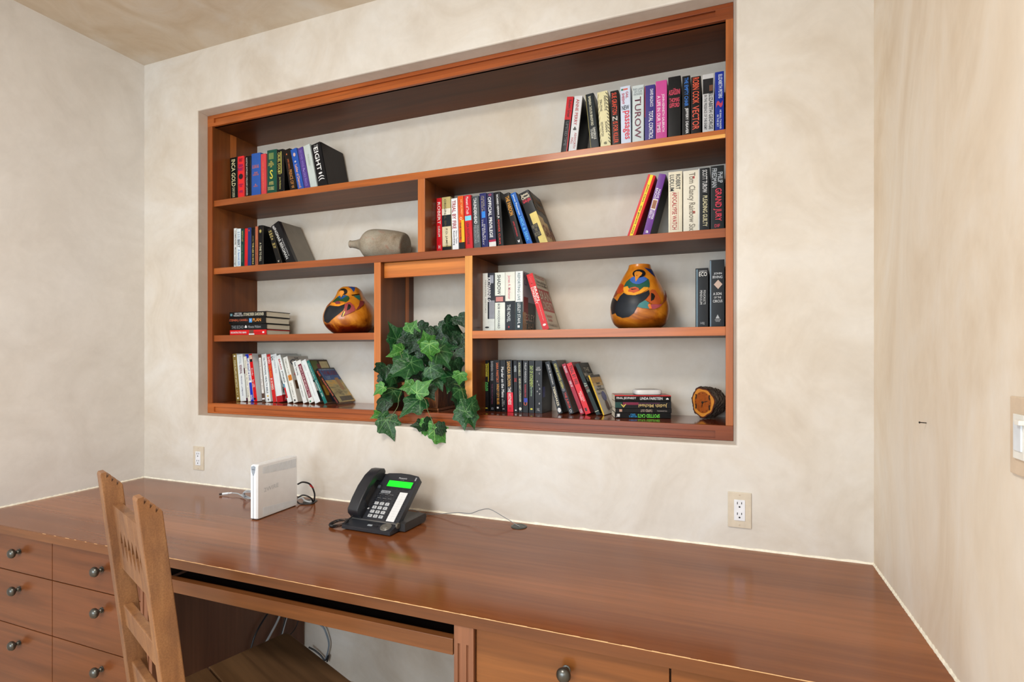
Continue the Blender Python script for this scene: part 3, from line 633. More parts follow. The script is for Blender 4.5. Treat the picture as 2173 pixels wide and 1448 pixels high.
u('half white, half black book, photo cover', 1093.8, 1093.6, 576.2, 15.4, w=.155, spine=(226, 230, 228), cover=(176, 160, 178), texts=[('REPORTING LIVE', .03, .5, .3, .66, (110, 130, 136)), ('LESLEY STAHL', .54, .9, .3, .7, (214, 218, 218)), ('■', .92, .96, .3, .6, (226, 226, 226), 'H')], panels=[(.52, 1, 0, 1, (34, 50, 54))],
  cpanels=[(.42, .84, .08, .42, (150, 20, 30)), (.5, 1, .42, 1, (30, 30, 34)), (.68, 1, 0, .25, (206, 158, 120)), (.82, 1, .25, 1, (40, 34, 36), .0001)], ctexts=[('RE\nLI', .03, .22, .06, .4, (96, 70, 110)), ('LESLEY', .7, .82, .05, .92, (216, 190, 176)), ('STAHL', .85, .98, .05, .92, (196, 170, 150))])
u('red and white book lettered BRAIN LONGEVITY', 1152, 1117, 584, 14.4, w=.15, spine=(206, 30, 32), cover=(222, 214, 198), pg=(200, 204, 200), hard=False, texts=[('BRAIN', .24, .5, .55, .92, (240, 226, 220)), ('LONGEVITY', .24, .54, .1, .5, (240, 226, 220)), ('The Breakthrough Medical Program', .52, .86, .5, .64, (230, 180, 170)), ('DHARMA', .05, .22, .3, .7, (226, 70, 70)), ('●', .91, .95, .25, .75, (236, 226, 220), 'H')],
  cpanels=[(.27, .68, 0, 1, (176, 30, 34))], ctexts=[('BRAIN', .31, .47, .05, .95, (232, 220, 206)), ('LONGEVITY', .5, .65, .05, .95, (228, 214, 200)), ('The Breakthrough Medical Program\nThat Improves Your Mind and Memory', .12, .24, .04, .96, (96, 90, 84)), ('"Brain longevity clearly\nthe best on memory"', .02, .09, .1, .9, (200, 90, 84)), ('Through nutrition\nand exercise', .73, .86, .08, .6, (214, 120, 110)), ('DHARMA SINGH', .9, .95, .1, .9, (176, 166, 156))])
Jj = 'at the right end of the third row'
u = lambda *a, **k: upright(Jj, *a, Y=.14, z0=z3t, **k)
u('black book, white-edged spine', 1475.6, 1475.8, 570, 27.5, spine=(24, 24, 26), texts=[('UMBERTO', .04, .07, .3, .9, (170, 170, 170), 'H'), ('ECO', .07, .14, .28, .9, (216, 214, 210), 'H'), ("FOUCAULT'S", .38, .62, .62, .8, (186, 186, 186)), ('PENDULUM', .38, .62, .36, .54, (186, 186, 186)), ('HBJ', .92, .97, .4, .7, (150, 150, 150), 'H')], panels=[(.02, 1, .08, .18, (110, 136, 150))])
u('dark book with diamond emblem', 1506, 1505.8, 552.4, 31.4, spine=(36, 38, 42), texts=[('JOHN', .19, .23, .28, .82, (196, 198, 200), 'H'), ('IRVING', .24, .28, .2, .86, (196, 198, 200), 'H'), ('◆', .3, .44, .28, .86, (196, 168, 150), 'H'), ('A SON', .49, .53, .24, .8, (206, 206, 206), 'H'), ('OF THE', .55, .58, .3, .78, (196, 196, 196), 'H'), ('CIRCUS', .6, .64, .22, .86, (206, 206, 206), 'H'), ('▲', .82, .88, .4, .68, (180, 180, 180), 'H'), ('RANDOM\nHOUSE', .89, .93, .36, .74, (180, 180, 180), 'H')], panels=[(.01, 1, .02, .1, (120, 140, 156))])
Hh = 'in the bottom left row'
def v(desc, bl, tl, yt, wpx, Y, **k): return upright(Hh, desc, bl, tl, yt, wpx, Y=Y, z0=zb, hard=False, w=k.pop('w', .15), **k)
WH = (222, 228, 228)
v('olive gold paperback with cream dots', 501.5, 493.2, 751.7, 8.6, .145, spine=(138, 116, 62), cover=WH, back=(138, 116, 62), texts=[('FOUR PILLARS OF DESTINY', .14, .72, .25, .7, (222, 214, 180)), ('LILY', .76, .88, .3, .65, (200, 190, 150)), ('●', .03, .07, .3, .75, (226, 220, 200), 'H'), ('●', .92, .96, .3, .75, (226, 220, 200), 'H')])
v('white paperback with a maroon word', 510.6, 502.6, 753.2, 12, .148, spine=WH, texts=[('TOTAL', .04, .2, .34, .7, (180, 190, 200)), ('RENEWAL', .23, .42, .3, .74, (120, 40, 70)), ('FRANK LIPMAN', .46, .88, .38, .62, (150, 150, 170))], cpanels=[(.3, .42, .0, .3, (90, 30, 56)), (.94, 1, 0, .8, (90, 40, 70))])
v('slim cream paperback with faint print', 526.2, 516.8, 757.2, 5.4, .150, spine=(228, 226, 212), texts=[('Think and Grow Young', .08, .9, .3, .7, (120, 116, 100))])
v('blue and white paperback with jagged capitals', 532.2, 520.6, 752.8, 6.6, .154, spine=(226, 230, 236), texts=[('EAT RIGHT 4 TYPE', .08, .56, .14, .8, (40, 52, 140)), ('SIMPLE', .86, .96, .2, .8, (220, 224, 240))], panels=[(0, .08, 0, 1, (30, 50, 176)), (.6, 1, 0, 1, (30, 54, 180))])
v('red and white paperback, black-clad figure', 539.6, 527.9, 751.9, 6.6, .155, spine=(206, 20, 26), cover=(226, 230, 232), texts=[('Body', .3, .46, .2, .75, (226, 190, 190)), ('for LIFE', .54, .7, .2, .8, (232, 200, 200))], panels=[(0, .03, 0, 1, (190, 30, 34)), (.03, .16, .05, .95, (214, 180, 160)), (.11, .17, .1, .9, (24, 24, 28)), (.92, .96, 0, .6, (20, 20, 20))],
  cpanels=[(.04, .34, .42, .6, (40, 26, 24)), (.42, .78, .3, 1, (34, 34, 38)), (.72, .95, .55, .9, (190, 128, 96), .0001), (.7, 1, .3, .56, (30, 30, 34), .0002)])
v('brown paperback with white title strip', 556.2, 547.4, 753, 7, .157, spine=(84, 66, 56), cover=WH, texts=[('Strong Women Stay Slim', .1, .74, .35, .6, (110, 100, 96))], panels=[(.07, .82, .16, .82, (226, 226, 222)), (.92, .95, .1, .9, (226, 226, 226))])
v('white paperback with grey-blue capitals', 565, 555, 752.4, 9.8, .159, spine=(224, 230, 230), cover=WH, texts=[('NUTRITIONAL HEALTH BIBLE', .08, .82, .3, .68, (80, 92, 110)), ('♥', .86, .9, .3, .7, (210, 170, 70), 'H'), ('8', .93, .97, .4, .7, (30, 30, 40), 'H')], cpanels=[(.66, .9, .1, .8, (70, 90, 60))])
v('red paperback with orange and white capitals', 579.4, 565.8, 753, 7.6, .161, spine=(200, 34, 36), cover=(222, 228, 228), texts=[('SHED', .05, .2, .2, .8, (236, 210, 206)), ('TEN YEARS', .22, .48, .2, .8, (232, 130, 40)), ('IN 10 WEEKS', .5, .74, .2, .8, (236, 220, 210))])
v('white paperback with spaced capitals and red foot', 588.2, 574.2, 753.4, 12.6, .163, spine=(216, 224, 226), cover=(200, 206, 208), texts=[('10 WEEKS TO', .04, .4, .4, .64, (170, 178, 186)), ('S', .04, .12, .02, .36, (30, 34, 40), 'H')], panels=[(.87, 1, 0, 1, (170, 26, 34))], cpanels=[(.86, 1, 0, 1, (166, 20, 30))], ctexts=[('W', .4, .5, .04, .24, (70, 84, 96)), ('O', .54, .66, .05, .25, (90, 100, 110)), ('H', .7, .82, .06, .26, (60, 70, 80)), ('AND', .89, .97, .1, .5, (230, 210, 206))])
v('white paperback lettered BRAIN FITNESS', 610.6, 586, 756, 9.6, .164, spine=(222, 230, 230), cover=(212, 218, 216), texts=[('BRAIN', .08, .3, .3, .66, (176, 40, 50)), ('FITNESS', .34, .58, .3, .66, (46, 50, 54))], panels=[(.6, .68, 0, .34, (90, 140, 170)), (.68, .9, 0, .34, (190, 30, 36))])
v('white paperback lettered OMEGA DIET, fruit picture', 622.8, 600.4, 759.6, 10, .166, spine=(224, 226, 220), cover=(204, 200, 192), texts=[('OMEGA DIET', .04, .4, .3, .62, (170, 172, 160)), ('ARTEMIS P.', .56, .9, .3, .55, (176, 176, 170)), ('■', .93, .97, .3, .6, (40, 40, 44), 'H')], panels=[(.4, .52, .15, .95, (196, 120, 40))], ctexts=[('THE', .03, .07, .3, .5, (90, 86, 80)), ('O', .07, .2, .06, .4, (70, 76, 90)), ('45', .36, .44, .1, .3, (206, 130, 130))], cpanels=[(.53, .72, .08, .42, (86, 56, 32))])
v('thin white paperback with grey script', 643.6, 620, 768.6, 9, .168, spine=(222, 226, 224), cover=(216, 218, 214), texts=[('Ready, Tasty Living', .03, .34, .3, .8, (90, 100, 110)), ('GENE PERSON', .56, .86, .35, .55, (110, 110, 110))])
v('white paperback with maroon title panel', 656.4, 627.8, 768, 11, .170, spine=(224, 226, 222), cover=(220, 222, 218), texts=[("WHAT'S YOUR METABOLIC TYPE?", .12, .86, .34, .78, (222, 190, 190))], panels=[(.09, .88, .2, .92, (110, 26, 52)), (.94, .98, .2, .5, (60, 130, 100))])
v('tall white paperback with a dark line', 669, 637.6, 768, 12.6, .174, spine=(222, 228, 228), cover=(226, 226, 226), back=(60, 56, 60), texts=[('ARNOT', .1, .24, .3, .6, (190, 196, 200)), ('THE BREAKTHROUGH', .28, .84, .4, .56, (196, 200, 206))], cpanels=[(.5, .55, 0, .3, (40, 70, 70)), (.75, 1, 0, .5, (50, 60, 60))])
v('teal paperback with grape picture cover', 688.6, 649.8, 768, 7.6, .178, spine=(26, 110, 104), cover=(66, 52, 34), texts=[('The Practical Guide to', .05, .42, .3, .7, (170, 206, 196)), ('Good Nutrition', .46, .72, .3, .72, (210, 230, 224)), ('DORN', .76, .84, .3, .7, (220, 230, 226))],
  cpanels=[(.02, .3, .04, .4, (80, 96, 34)), (.1, .3, .3, .6, (110, 30, 30), .0001), (.04, .34, .5, .96, (206, 190, 140), .0002), (.4, .6, .1, .5, (110, 84, 40), .0001), (.6, .84, .12, .4, (170, 130, 50), .0001), (.8, 1, .3, .8, (40, 40, 60), .0001)], ctexts=[('Nutritional', .2, .27, .55, .92, (110, 90, 60))])
m, nt, b = nodes('cover_landscape')
vv = mapped(nt, (1, 9, 22)); ff = noise(nt, vv, 1.3, 4, .6, .4)
nt.links.new(ramp(nt, ff, [(.3, lin((92, 76, 40))), (.5, lin((160, 146, 96))), (.6, lin((196, 150, 60))), (.75, lin((206, 196, 160)))]), b.inputs['Base Color']); b.inputs['Roughness'].default_value = .3
LAND = m
v('black paperback, orange title, landscape cover', 715.6, 668.4, 786.5, 8, .183, w=.118, pg=(206, 200, 180), spine=(34, 30, 32), cover=(150, 134, 84), texts=[('MILAGRO', .06, .2, .2, .8, (206, 90, 60)), ('THE MILAGRO BEANFIELD WAR', .26, .78, .3, .74, (210, 106, 72)), ('NICHOLS', .82, .98, .3, .7, (170, 70, 56))],
  cpanels=[(0, 1, 0, 1, LAND), (0, .36, 0, 1, (48, 78, 130), .0001), (.0, .03, 0, 1, (24, 22, 28), .0002), (.3, .66, .62, .84, (150, 108, 60), .0002), (.84, .97, .2, .95, (70, 56, 34), .0002), (.66, .95, .7, .71, (30, 26, 24), .0003), (.66, .95, .5, .51, (30, 26, 24), .0003)], ctexts=[('THE MILAGRO', .09, .22, .1, .95, (120, 50, 74)), ('BY JOHN NICHOLS', .03, .08, .06, .94, (170, 180, 190)), ('a novel\nof the\nvalley', .24, .34, .14, .4, (140, 160, 186))])
Ii = 'in the bottom right row'
def v(desc, bl, tl, yt, wpx, Y=.167, **k): return upright(Ii, desc, bl, tl, yt, wpx, Y=Y, z0=zb, hard=False, w=k.pop('w', .13), **k)
BK = (26, 27, 31)
v('black paperback with yellow and green lettering', 1028.4, 1027.7, 765, 8.6, spine=BK, texts=[('EDNA BUCHANAN', .07, .32, .25, .75, (214, 204, 60)), ('PULSE\nRIGHT', .43, .61, .15, .85, (90, 196, 90)), ('●', .93, .95, .2, .8, (214, 204, 60), 'H')], panels=[(.05, .42, .86, .98, (214, 200, 60))])
v('black paperback with faint purple title', 1038.8, 1038, 764.8, 12.4, spine=BK, texts=[('BARBARA WOOD', .02, .4, .24, .64, (150, 152, 156)), ('THE PROPHETESS', .46, .86, .34, .58, (100, 40, 70)), ('AVON', .92, .97, .3, .7, (140, 150, 170), 'H')])
v('black paperback lettered WINDY CITY BLUES in amber', 1052.7, 1050.8, 764.6, 9.8, spine=BK, texts=[('SARA PARETSKY', .05, .44, .2, .7, (206, 96, 34)), ('WINDY CITY BLUES', .46, .86, .25, .75, (206, 140, 40)), ('■', .91, .94, .2, .6, (226, 226, 226), 'H')])
v('black paperback lettered Murder on the Menu', 1063.6, 1061.2, 765, 11.6, spine=BK, texts=[('Murder on the Menu', .13, .72, .16, .66, (222, 222, 222)), ('Adam\nBarnhardt', .75, .9, .2, .7, (160, 160, 160)), ('H', .93, .96, .3, .6, (180, 180, 180), 'H')])
v('black paperback with scarlet foot', 1077, 1074, 765.4, 12.6, spine=BK, texts=[('SANDRA BROWN', .02, .5, .14, .7, (208, 160, 84)), ('THE WITNESS', .52, .86, .16, .7, (236, 224, 220)), ('O', .91, .95, .3, .6, (90, 14, 26), 'H')], panels=[(.62, 1, 0, 1, (214, 28, 52))])
v('narrow black paperback with a small red word', 1090.8, 1089.2, 765.6, 8, spine=BK, texts=[('NEMESIS', .1, .22, .2, .8, (180, 190, 196)), ('STAGE', .34, .41, .2, .8, (206, 40, 30)), ('■', .95, .97, .3, .7, (220, 220, 220), 'H')])
v('black paperback with small cream capitals', 1100, 1098, 765.6, 9, spine=BK, texts=[('PATRICIA SHERLOCK', .04, .3, .2, .7, (196, 196, 160)), ('NEVER PAINT A STRANGER', .34, .8, .3, .7, (206, 206, 176)), ('●', .9, .96, .2, .8, (200, 200, 190), 'H')])
v('black paperback with red title and blue blot', 1109.6, 1109, 765.8, 11.2, spine=BK, texts=[('PHILLIP MARGOLIN', .04, .42, .3, .7, (176, 178, 180)), ('THE BURNING MAN', .45, .7, .3, .66, (176, 40, 60)), ('U', .8, .86, .2, .8, (206, 90, 70), 'H')], panels=[(.72, .8, .2, .86, (50, 60, 160))])
v('black paperback with tall olive capitals', 1122.2, 1121.6, 765.8, 11.6, spine=BK, texts=[('DAY OF ATONEMENT', .1, .5, .18, .78, (166, 186, 96)), ('Faye Kellerman', .5, .68, .25, .66, (150, 180, 150)), ('■', .91, .94, .3, .7, (206, 196, 60), 'H')])
v('charcoal paperback with zigzag falling letters', 1135.4, 1135.2, 765.6, 15, spine=(44, 43, 48), cover=(22, 22, 30), texts=[('LOST\nRIDLEY', .12, .19, .15, .85, (176, 176, 178), 'H'), ('C', .23, .26, .55, .72, (200, 200, 200), 'H'), ('O', .38, .41, .25, .42, (200, 200, 200), 'H'), ('L', .44, .47, .5, .66, (200, 200, 200), 'H'), ('S', .52, .55, .6, .76, (200, 200, 200), 'H'), ('A', .57, .6, .25, .4, (200, 200, 200), 'H'), ('P', .62, .65, .6, .74, (200, 200, 200), 'H'), ('E', .8, .83, .55, .7, (200, 200, 200), 'H'), ('NL', .9, .96, .3, .7, (150, 150, 150), 'H')], cpanels=[(.5, .7, .05, .3, (24, 34, 150))])
v('black paperback lettered TIEBREAKER, leaning left', 1184, 1156.4, 769, 10.4, .168, spine=BK, texts=[('JACK M. BICKHAM', .05, .44, .28, .7, (196, 196, 196)), ('TIEBREAKER', .48, .86, .28, .76, (214, 206, 180)), ('●', .89, .98, .15, .85, (206, 206, 206), 'H')])
v('black paperback lettered THE JUROR in red, leaning', 1208, 1171, 768, 11, .172, spine=BK, cover=(120, 110, 100), texts=[('GEORGE DAWES GREEN', .05, .52, .25, .72, (200, 190, 110)), ('●', .52, .58, .2, .8, (90, 90, 96), 'H'), ('THE JUROR', .6, .9, .2, .76, (206, 60, 50)), ('O', .92, .98, .3, .75, (200, 200, 200), 'H')])
v('crimson paperback with white words, leaning', 1232, 1192, 774, 9, .175, spine=(156, 14, 44), texts=[('BLOOD', .05, .18, .25, .75, (230, 214, 220)), ('WEB OF', .34, .46, .25, .75, (230, 214, 220)), ('LIE', .9, .97, .2, .8, (220, 190, 200), 'H')])
v('scarlet paperback with black title, leaning left', 1242.6, 1201.6, 773, 12.6, .178, yaw=-2, spine=(216, 34, 44), cover=(150, 20, 30), texts=[('TRIAL BY FIRE', .05, .42, .24, .86, (60, 14, 18)), ('NANCY TAYLOR\nROSENBERG', .56, .76, .2, .8, (236, 200, 200)), ('■', .88, .94, .25, .6, (50, 12, 16), 'H')])
v('dark green paperback leaning left', 1265.6, 1219, 774, 9.6, .179, yaw=-5, w=.118, spine=(22, 52, 44), cover=(26, 26, 26), texts=[('The\nBone', .38, .45, .15, .85, (200, 206, 190), 'H'), ('Larry Beinhart', .5, .58, .1, .9, (150, 160, 140), 'H')], panels=[(.46, .5, .1, .9, (90, 60, 50)), (.93, .94, 0, 1, (190, 190, 160))], ctexts=[('THE\nMilagro\nKuann', .1, .38, .05, .95, (196, 190, 176))])
v('small pale paperback with a footprint', 1279.8, 1246.6, 798, 3.6, .184, yaw=-8, w=.108, spine=(216, 176, 50), cover=(196, 192, 184), texts=[('best easy day hikes', .1, .6, .3, .7, (90, 70, 20))], cpanels=[(0, .06, 0, 1, (30, 26, 24)), (.06, .2, 0, 1, (196, 150, 66)), (.2, .28, 0, 1, (206, 176, 120))],
  ctexts=[('best\neasy\ndayhikes', .18, .42, .14, .9, (64, 60, 62)), ('Santa Fe', .44, .5, .12, .5, (90, 86, 86)), ('Linda Regnier', .84, .9, .5, .95, (90, 86, 86)), ('●', .43, .68, .42, .86, (96, 100, 152)), ('●', .66, .92, .5, .8, (96, 62, 44))])

# stacks: books lying on their sides
def lying(row, desc, right, zbase, t, L, w, yaw=0, **k):
    """right = (x, y) of the spine's right-hand end"""
    return book(row, desc, (right[0], right[1], zbase), (0, -math.pi / 2, yaw), t, L * KK, w, **k)
Gg = 'lying in the left stack'
ys_ = KY(.085); xr = atY(565, 700, ys_).x
zz = z3t
hts = [.0266, .0272, .0309, .0279]
lying(Gg, 'red book with white title, bottom', (xr, ys_), zz + .0004, hts[0], .233, .155, spine=(212, 24, 30), order='bottom one', texts=[('DECONSTRUCTING OBAMA', .03, .47, .35, .68, (240, 236, 236)), ('JACK CASHILL', .68, .88, .4, .6, (150, 16, 22)), ('■', .9, .95, .35, .65, (232, 226, 226))], panels=[(.54, .66, .05, .95, (110, 70, 56)), (.53, .68, .02, .3, (226, 226, 226))]); zz += hts[0] + .0012
lying(Gg, 'black book lettered THE ECHO', (xr, ys_ + .002), zz, hts[1], .23, .155, spine=(28, 32, 36), order='second from bottom', texts=[('THE ECHO', .03, .37, .2, .75, (126, 130, 134)), ('♣', .4, .47, .2, .8, (216, 216, 216)), ('Minette Walters', .5, .85, .28, .74, (140, 144, 148))]); zz += hts[1] + .0012
lying(Gg, 'black book lettered THE PLAN in orange', (xr - .001, ys_ - .003), zz, hts[2], .234, .157, spine=(20, 20, 22), order='third from bottom', texts=[('STEPHEN J. CANNELL', .02, .53, .34, .78, (196, 92, 60)), ('PLAN', .66, .88, .34, .84, (222, 144, 60)), ('THE', .57, .62, .4, .7, (220, 230, 240))], panels=[(.555, .635, .2, .86, (60, 140, 210))]); zz += hts[2] + .0012
lying(Gg, 'black book with pale condensed capitals, topmost', (xr - .002, ys_), zz, hts[3], .234, .158, spine=(24, 22, 24), order='top one', texts=[('NEW YORK\nWASHINGTON', .12, .38, .2, .86, (190, 190, 190)), ('STONECREEK GARDENER', .4, .95, .26, .78, (200, 194, 170)), ('▄', .03, .09, .3, .7, (90, 130, 140))])
Kk = 'lying in the right stack'
ya = math.radians(17)
def kr(dx=0, dy=0): return (-.1795 * KK + dx, KY(.1715) + dy)
zz = zb
ks = [.0203, .0152, .0266, .0218]
Lk = .204
lying(Kk, 'black paperback with green and blue title', kr(), zz + .0004, ks[0], Lk, .105, yaw=ya, hard=False, spine=(20, 22, 26), order='bottom one', texts=[('SPOTTED CATS', .41, .80, .12, .78, (110, 226, 70), 'U'), ('WILLIAM G.\nTAPPLY', .25, .4, .14, .86, (40, 150, 214), 'U'), ('∫', .02, .06, .2, .8, (200, 200, 200), 'U')], panels=[(.05, .09, .25, .8, (216, 216, 214))]); zz += ks[0] + .0008
lying(Kk, 'thin black paperback with faint cream title', kr(.002, .001), zz, ks[1], Lk, .105, yaw=ya, hard=False, spine=(34, 34, 38), order='second from bottom', texts=[('TAPPED OUT', .45, .66, .2, .86, (176, 156, 140), 'U'), ('WILLIAM MARSHALL', .74, .92, .3, .6, (150, 140, 134), 'U')], panels=[(.07, .12, .2, .84, (190, 150, 130))]); zz += ks[1] + .0008
lying(Kk, 'multicoloured paperback with gold script', kr(.001, -.001), zz, ks[2], Lk, .107, yaw=ya, hard=False, spine=(34, 38, 44), order='third from bottom', texts=[('Judith Michael', .42, .93, .16, .76, (196, 170, 110), 'U'), ('A', .1, .2, .15, .6, (206, 186, 90), 'U')], panels=[(.14, .42, .5, .86, (120, 40, 66)), (0, .12, .1, .86, (36, 70, 66)), (.42, .8, .68, .8, (80, 40, 70))]); zz += ks[2] + .0008
topk = lying(Kk, 'black book lettered FINAL JEOPARDY with red cover', kr(0, 0), zz, ks[3], Lk, .106, yaw=ya, hard=False, spine=(18, 18, 20), cover=(158, 54, 52), order='top one', texts=[('FINAL JEOPARDY', .03, .38, .24, .7, (226, 226, 226)), ('LINDA FAIRSTEIN', .45, .85, .24, .7, (226, 226, 226)), ('♠', .91, .96, .2, .6, (226, 226, 226))], panels=[(0, 1, .86, 1, (206, 30, 36))], cpanels=[(.18, .84, 0, 1, (112, 92, 80))])
zz += ks[3]
# white puck on the stack
pk = thing('wireless_router_puck', (-.272, .222, zz + .0004), (0, 0, math.radians(24)), label='flat white rounded plastic device lying on the right-hand book stack', cat='device')
m = MB(); pts = []
for k in range(40):
    a = 2 * math.pi * k / 40; ex = .5
    pts.append((.052 * math.copysign(abs(math.cos(a)) ** ex, math.cos(a)), .036 * math.copysign(abs(math.sin(a)) ** ex, math.sin(a))))
lv = [(.9, 0), (.97, .002), (1, .006), (1, .013), (.985, .0165), (.94, .019), (.86, .0198)]
vs = [(x * s_, y * s_, z) for s_, z in lv for x, y in pts]; fs = []
for i in range(len(lv) - 1):
    for k in range(40): fs.append((i * 40 + k, i * 40 + (k + 1) % 40, (i + 1) * 40 + (k + 1) % 40, (i + 1) * 40 + k))
fs.append(list(range(39, -1, -1))); m.add(vs, fs); m.build('case', plain((218, 216, 214), .4), pk, smooth=True, angle=50)
m = MB(); m.add([(x * .86, y * .86, .0198) for x, y in pts], [list(range(40))]); m.build('top_panel', plain((176, 170, 166), .5), pk)
m = MB(); m.lathe([(.004, .0198), (.004, .0202), (0, .0203)], 16, Matrix.Translation((.028, .006, 0))); m.build('indicator', plain((90, 90, 92), .4), pk)

# ------------------------------------------------------------------ painted gourds
def gourd_mat(seed):
    m, nt, b = nodes('gourd_shell')
    v = mapped(nt, (1, 1, 1), loc=(seed, seed, 0)); a = noise(nt, v, 9, 5, .6, 1.2)
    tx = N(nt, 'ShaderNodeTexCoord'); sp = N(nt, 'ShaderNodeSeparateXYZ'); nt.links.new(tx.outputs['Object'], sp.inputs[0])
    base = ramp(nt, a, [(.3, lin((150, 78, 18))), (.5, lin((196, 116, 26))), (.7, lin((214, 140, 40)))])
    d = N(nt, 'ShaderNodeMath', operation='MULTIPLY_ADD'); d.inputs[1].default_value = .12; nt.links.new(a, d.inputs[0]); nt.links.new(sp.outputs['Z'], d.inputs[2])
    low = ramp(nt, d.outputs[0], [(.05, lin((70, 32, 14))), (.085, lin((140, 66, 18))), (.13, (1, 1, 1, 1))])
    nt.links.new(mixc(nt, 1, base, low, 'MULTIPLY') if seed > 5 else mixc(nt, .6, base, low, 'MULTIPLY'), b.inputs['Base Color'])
    b.inputs['Roughness'].default_value = .3; b.inputs['Coat Weight'].default_value = .4; b.inputs['Coat Roughness'].default_value = .2
    return m
def gourd(name, label, base, prof, face, seed, art, S_, cx, cz):
    """prof: (z, r) list; art: polygons in picture units (x right, y up) relative to axis/base; S_ metres per unit"""
    g = thing(name, base, (0, 0, face), label=label, cat='gourd', group='painted gourds on the shelves')
    # smooth the profile
    pp = spline([(r, 0, z) for z, r in prof], 8); pf = [(max(0, p.x), p.z) for p in pp]
    shell = gourd_mat(seed)
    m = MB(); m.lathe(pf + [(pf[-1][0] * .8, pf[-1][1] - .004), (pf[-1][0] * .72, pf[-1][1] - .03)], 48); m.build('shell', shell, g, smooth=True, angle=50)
    def rad(z):
        for (r0, z0), (r1, z1) in zip(pf, pf[1:]):
            if z0 <= z <= z1 and z1 > z0: return r0 + (r1 - r0) * (z - z0) / (z1 - z0)
        return pf[0][0] if z < pf[0][1] else pf[-1][0]
    for i, (nm, colr, poly) in enumerate(art):
        bm = bmesh.new(); vsb = [bm.verts.new((x, 0, y)) for x, y in poly]; bm.faces.new(vsb)
        bmesh.ops.triangulate(bm, faces=bm.faces[:])
        for _ in range(3): bmesh.ops.subdivide_edges(bm, edges=[e for e in bm.edges if e.calc_length() > 22], cuts=1, use_grid_fill=False); bmesh.ops.triangulate(bm, faces=[f for f in bm.faces if len(f.verts) > 3])
        off = .0006 + .00035 * i
        for w_ in bm.verts:
            x = (w_.co.x - cx) * S_; z = (cz - w_.co.z) * S_; z = max(pf[0][1], min(z, pf[-1][1] - .0005))
            R = rad(z); q = max(-.97, min(.97, x / R)); th = math.asin(q)
            w_.co = Vector(((R + off) * math.sin(th), -(R + off) * math.cos(th), z))
        mm = MB(); mm.bm(bm); mm.build(nm, plain(colr, .4, coat=.0, var=.12, spec=.3), g, smooth=True)
    return g
OUT = (18, 12, 10)
def ell(cx, cy, rx, ry, n=20, rot=0):
    return [(cx + rx * math.cos(a) * math.cos(rot) - ry * math.sin(a) * math.sin(rot), cy + rx * math.cos(a) * math.sin(rot) + ry * math.sin(a) * math.cos(rot)) for a in [2 * math.pi * k / n for k in range(n)]]
# right gourd: picture units are 1/9.05 px
S1 = 1.93e-4
artR = [
 ('painted_motif', (28, 44, 92), [(790, 125), (940, 150), (1010, 320), (940, 270), (860, 190)]),
 ('painted_motif', (176, 66, 20), [(250, 560), (300, 450), (345, 425), (400, 480), (395, 600), (330, 640), (260, 640)]),
 ('painted_motif', (128, 52, 18), [(180, 600), (240, 550), (270, 630), (240, 680), (205, 705), (175, 680)]),
 ('painted_motif', (30, 24, 26), [(150, 740), (190, 700), (250, 770), (275, 800), (260, 870), (225, 960), (225, 1040), (160, 1050), (135, 900)]),
 ('painted_motif', (24, 30, 38), [(400, 640), (470, 690), (580, 705), (700, 690), (830, 630), (875, 600), (885, 680), (850, 760), (760, 830), (690, 880), (640, 960), (590, 1060), (500, 1125), (380, 1140), (270, 1090), (225, 1010), (235, 920), (280, 790), (330, 700)]),
 ('painted_motif', (36, 86, 70), [(420, 470), (450, 410), (520, 350), (620, 420), (700, 420), (800, 330), (870, 380), (888, 470), (884, 545), (790, 550), (710, 600), (600, 570), (500, 560), (490, 500), (400, 520)]),
 ('painted_motif', (222, 152, 44), [(400, 520), (470, 505), (505, 560), (500, 620), (590, 650), (700, 610), (780, 540), (860, 545), (850, 590), (740, 660), (620, 705), (500, 690), (420, 640), (395, 580)]),
 ('painted_motif', (186, 84, 50), [(490, 590), (530, 545), (620, 530), (680, 560), (700, 620), (640, 640), (590, 660), (560, 640), (490, 625)]),
 ('painted_motif', OUT, [(530, 570), (620, 570), (650, 580), (560, 592)]),
 ('painted_motif', (60, 96, 170), [(520, 390), (545, 335), (605, 310), (640, 380), (740, 320), (790, 330), (850, 380), (780, 440), (700, 480), (640, 480), (570, 450)]),
 ('painted_motif', (18, 18, 24), ell(690, 255, 118, 88)),
 ('painted_motif', (206, 130, 44), [(610, 230), (640, 205), (700, 210), (750, 245), (735, 290), (700, 320), (650, 400), (630, 430), (615, 310), (606, 260)]),
 ('painted_motif', OUT, [(632, 290), (668, 290), (650, 302)]),
 ('painted_motif', (62, 122, 124), [(700, 870), (800, 810), (870, 860), (850, 920), (880, 975), (760, 965), (655, 935)]),
 ('painted_motif', (164, 72, 82), [(900, 895), (1060, 885), (1120, 870), (1060, 940), (960, 985), (915, 980)]),
 ('painted_motif', (226, 120, 50), [(855, 890), (890, 880), (920, 975), (875, 975), (850, 920)]),
 ('painted_motif', (168, 78, 32), [(890, 620), (920, 592), (975, 596), (990, 640), (1050, 720), (1080, 810), (1060, 890), (930, 890), (870, 850), (810, 800), (880, 700)]),
 ('painted_motif', OUT, [(905, 660), (950, 680), (975, 730), (955, 800), (900, 830), (935, 780), (935, 720)]),
 ('painted_motif', (120, 60, 34), [(1150, 580), (1165, 590), (1190, 700), (1180, 790), (1120, 870), (1080, 890), (1150, 790), (1165, 690)]),
]
zc_R = 1350
def gp(cx, rows): return [((zc_R - y) * S1, max(.001, r * S1)) for y, r in rows]
gR = atY(1357.2, 700, .205)
profR = [(0, .001), (.0005, .055), (.012, .080), (.028, .092), (.05, .0985), (.075, .0995), (.10, .095), (.13, .083), (.16, .069), (.19, .053), (.212, .040), (.2255, .0365)]
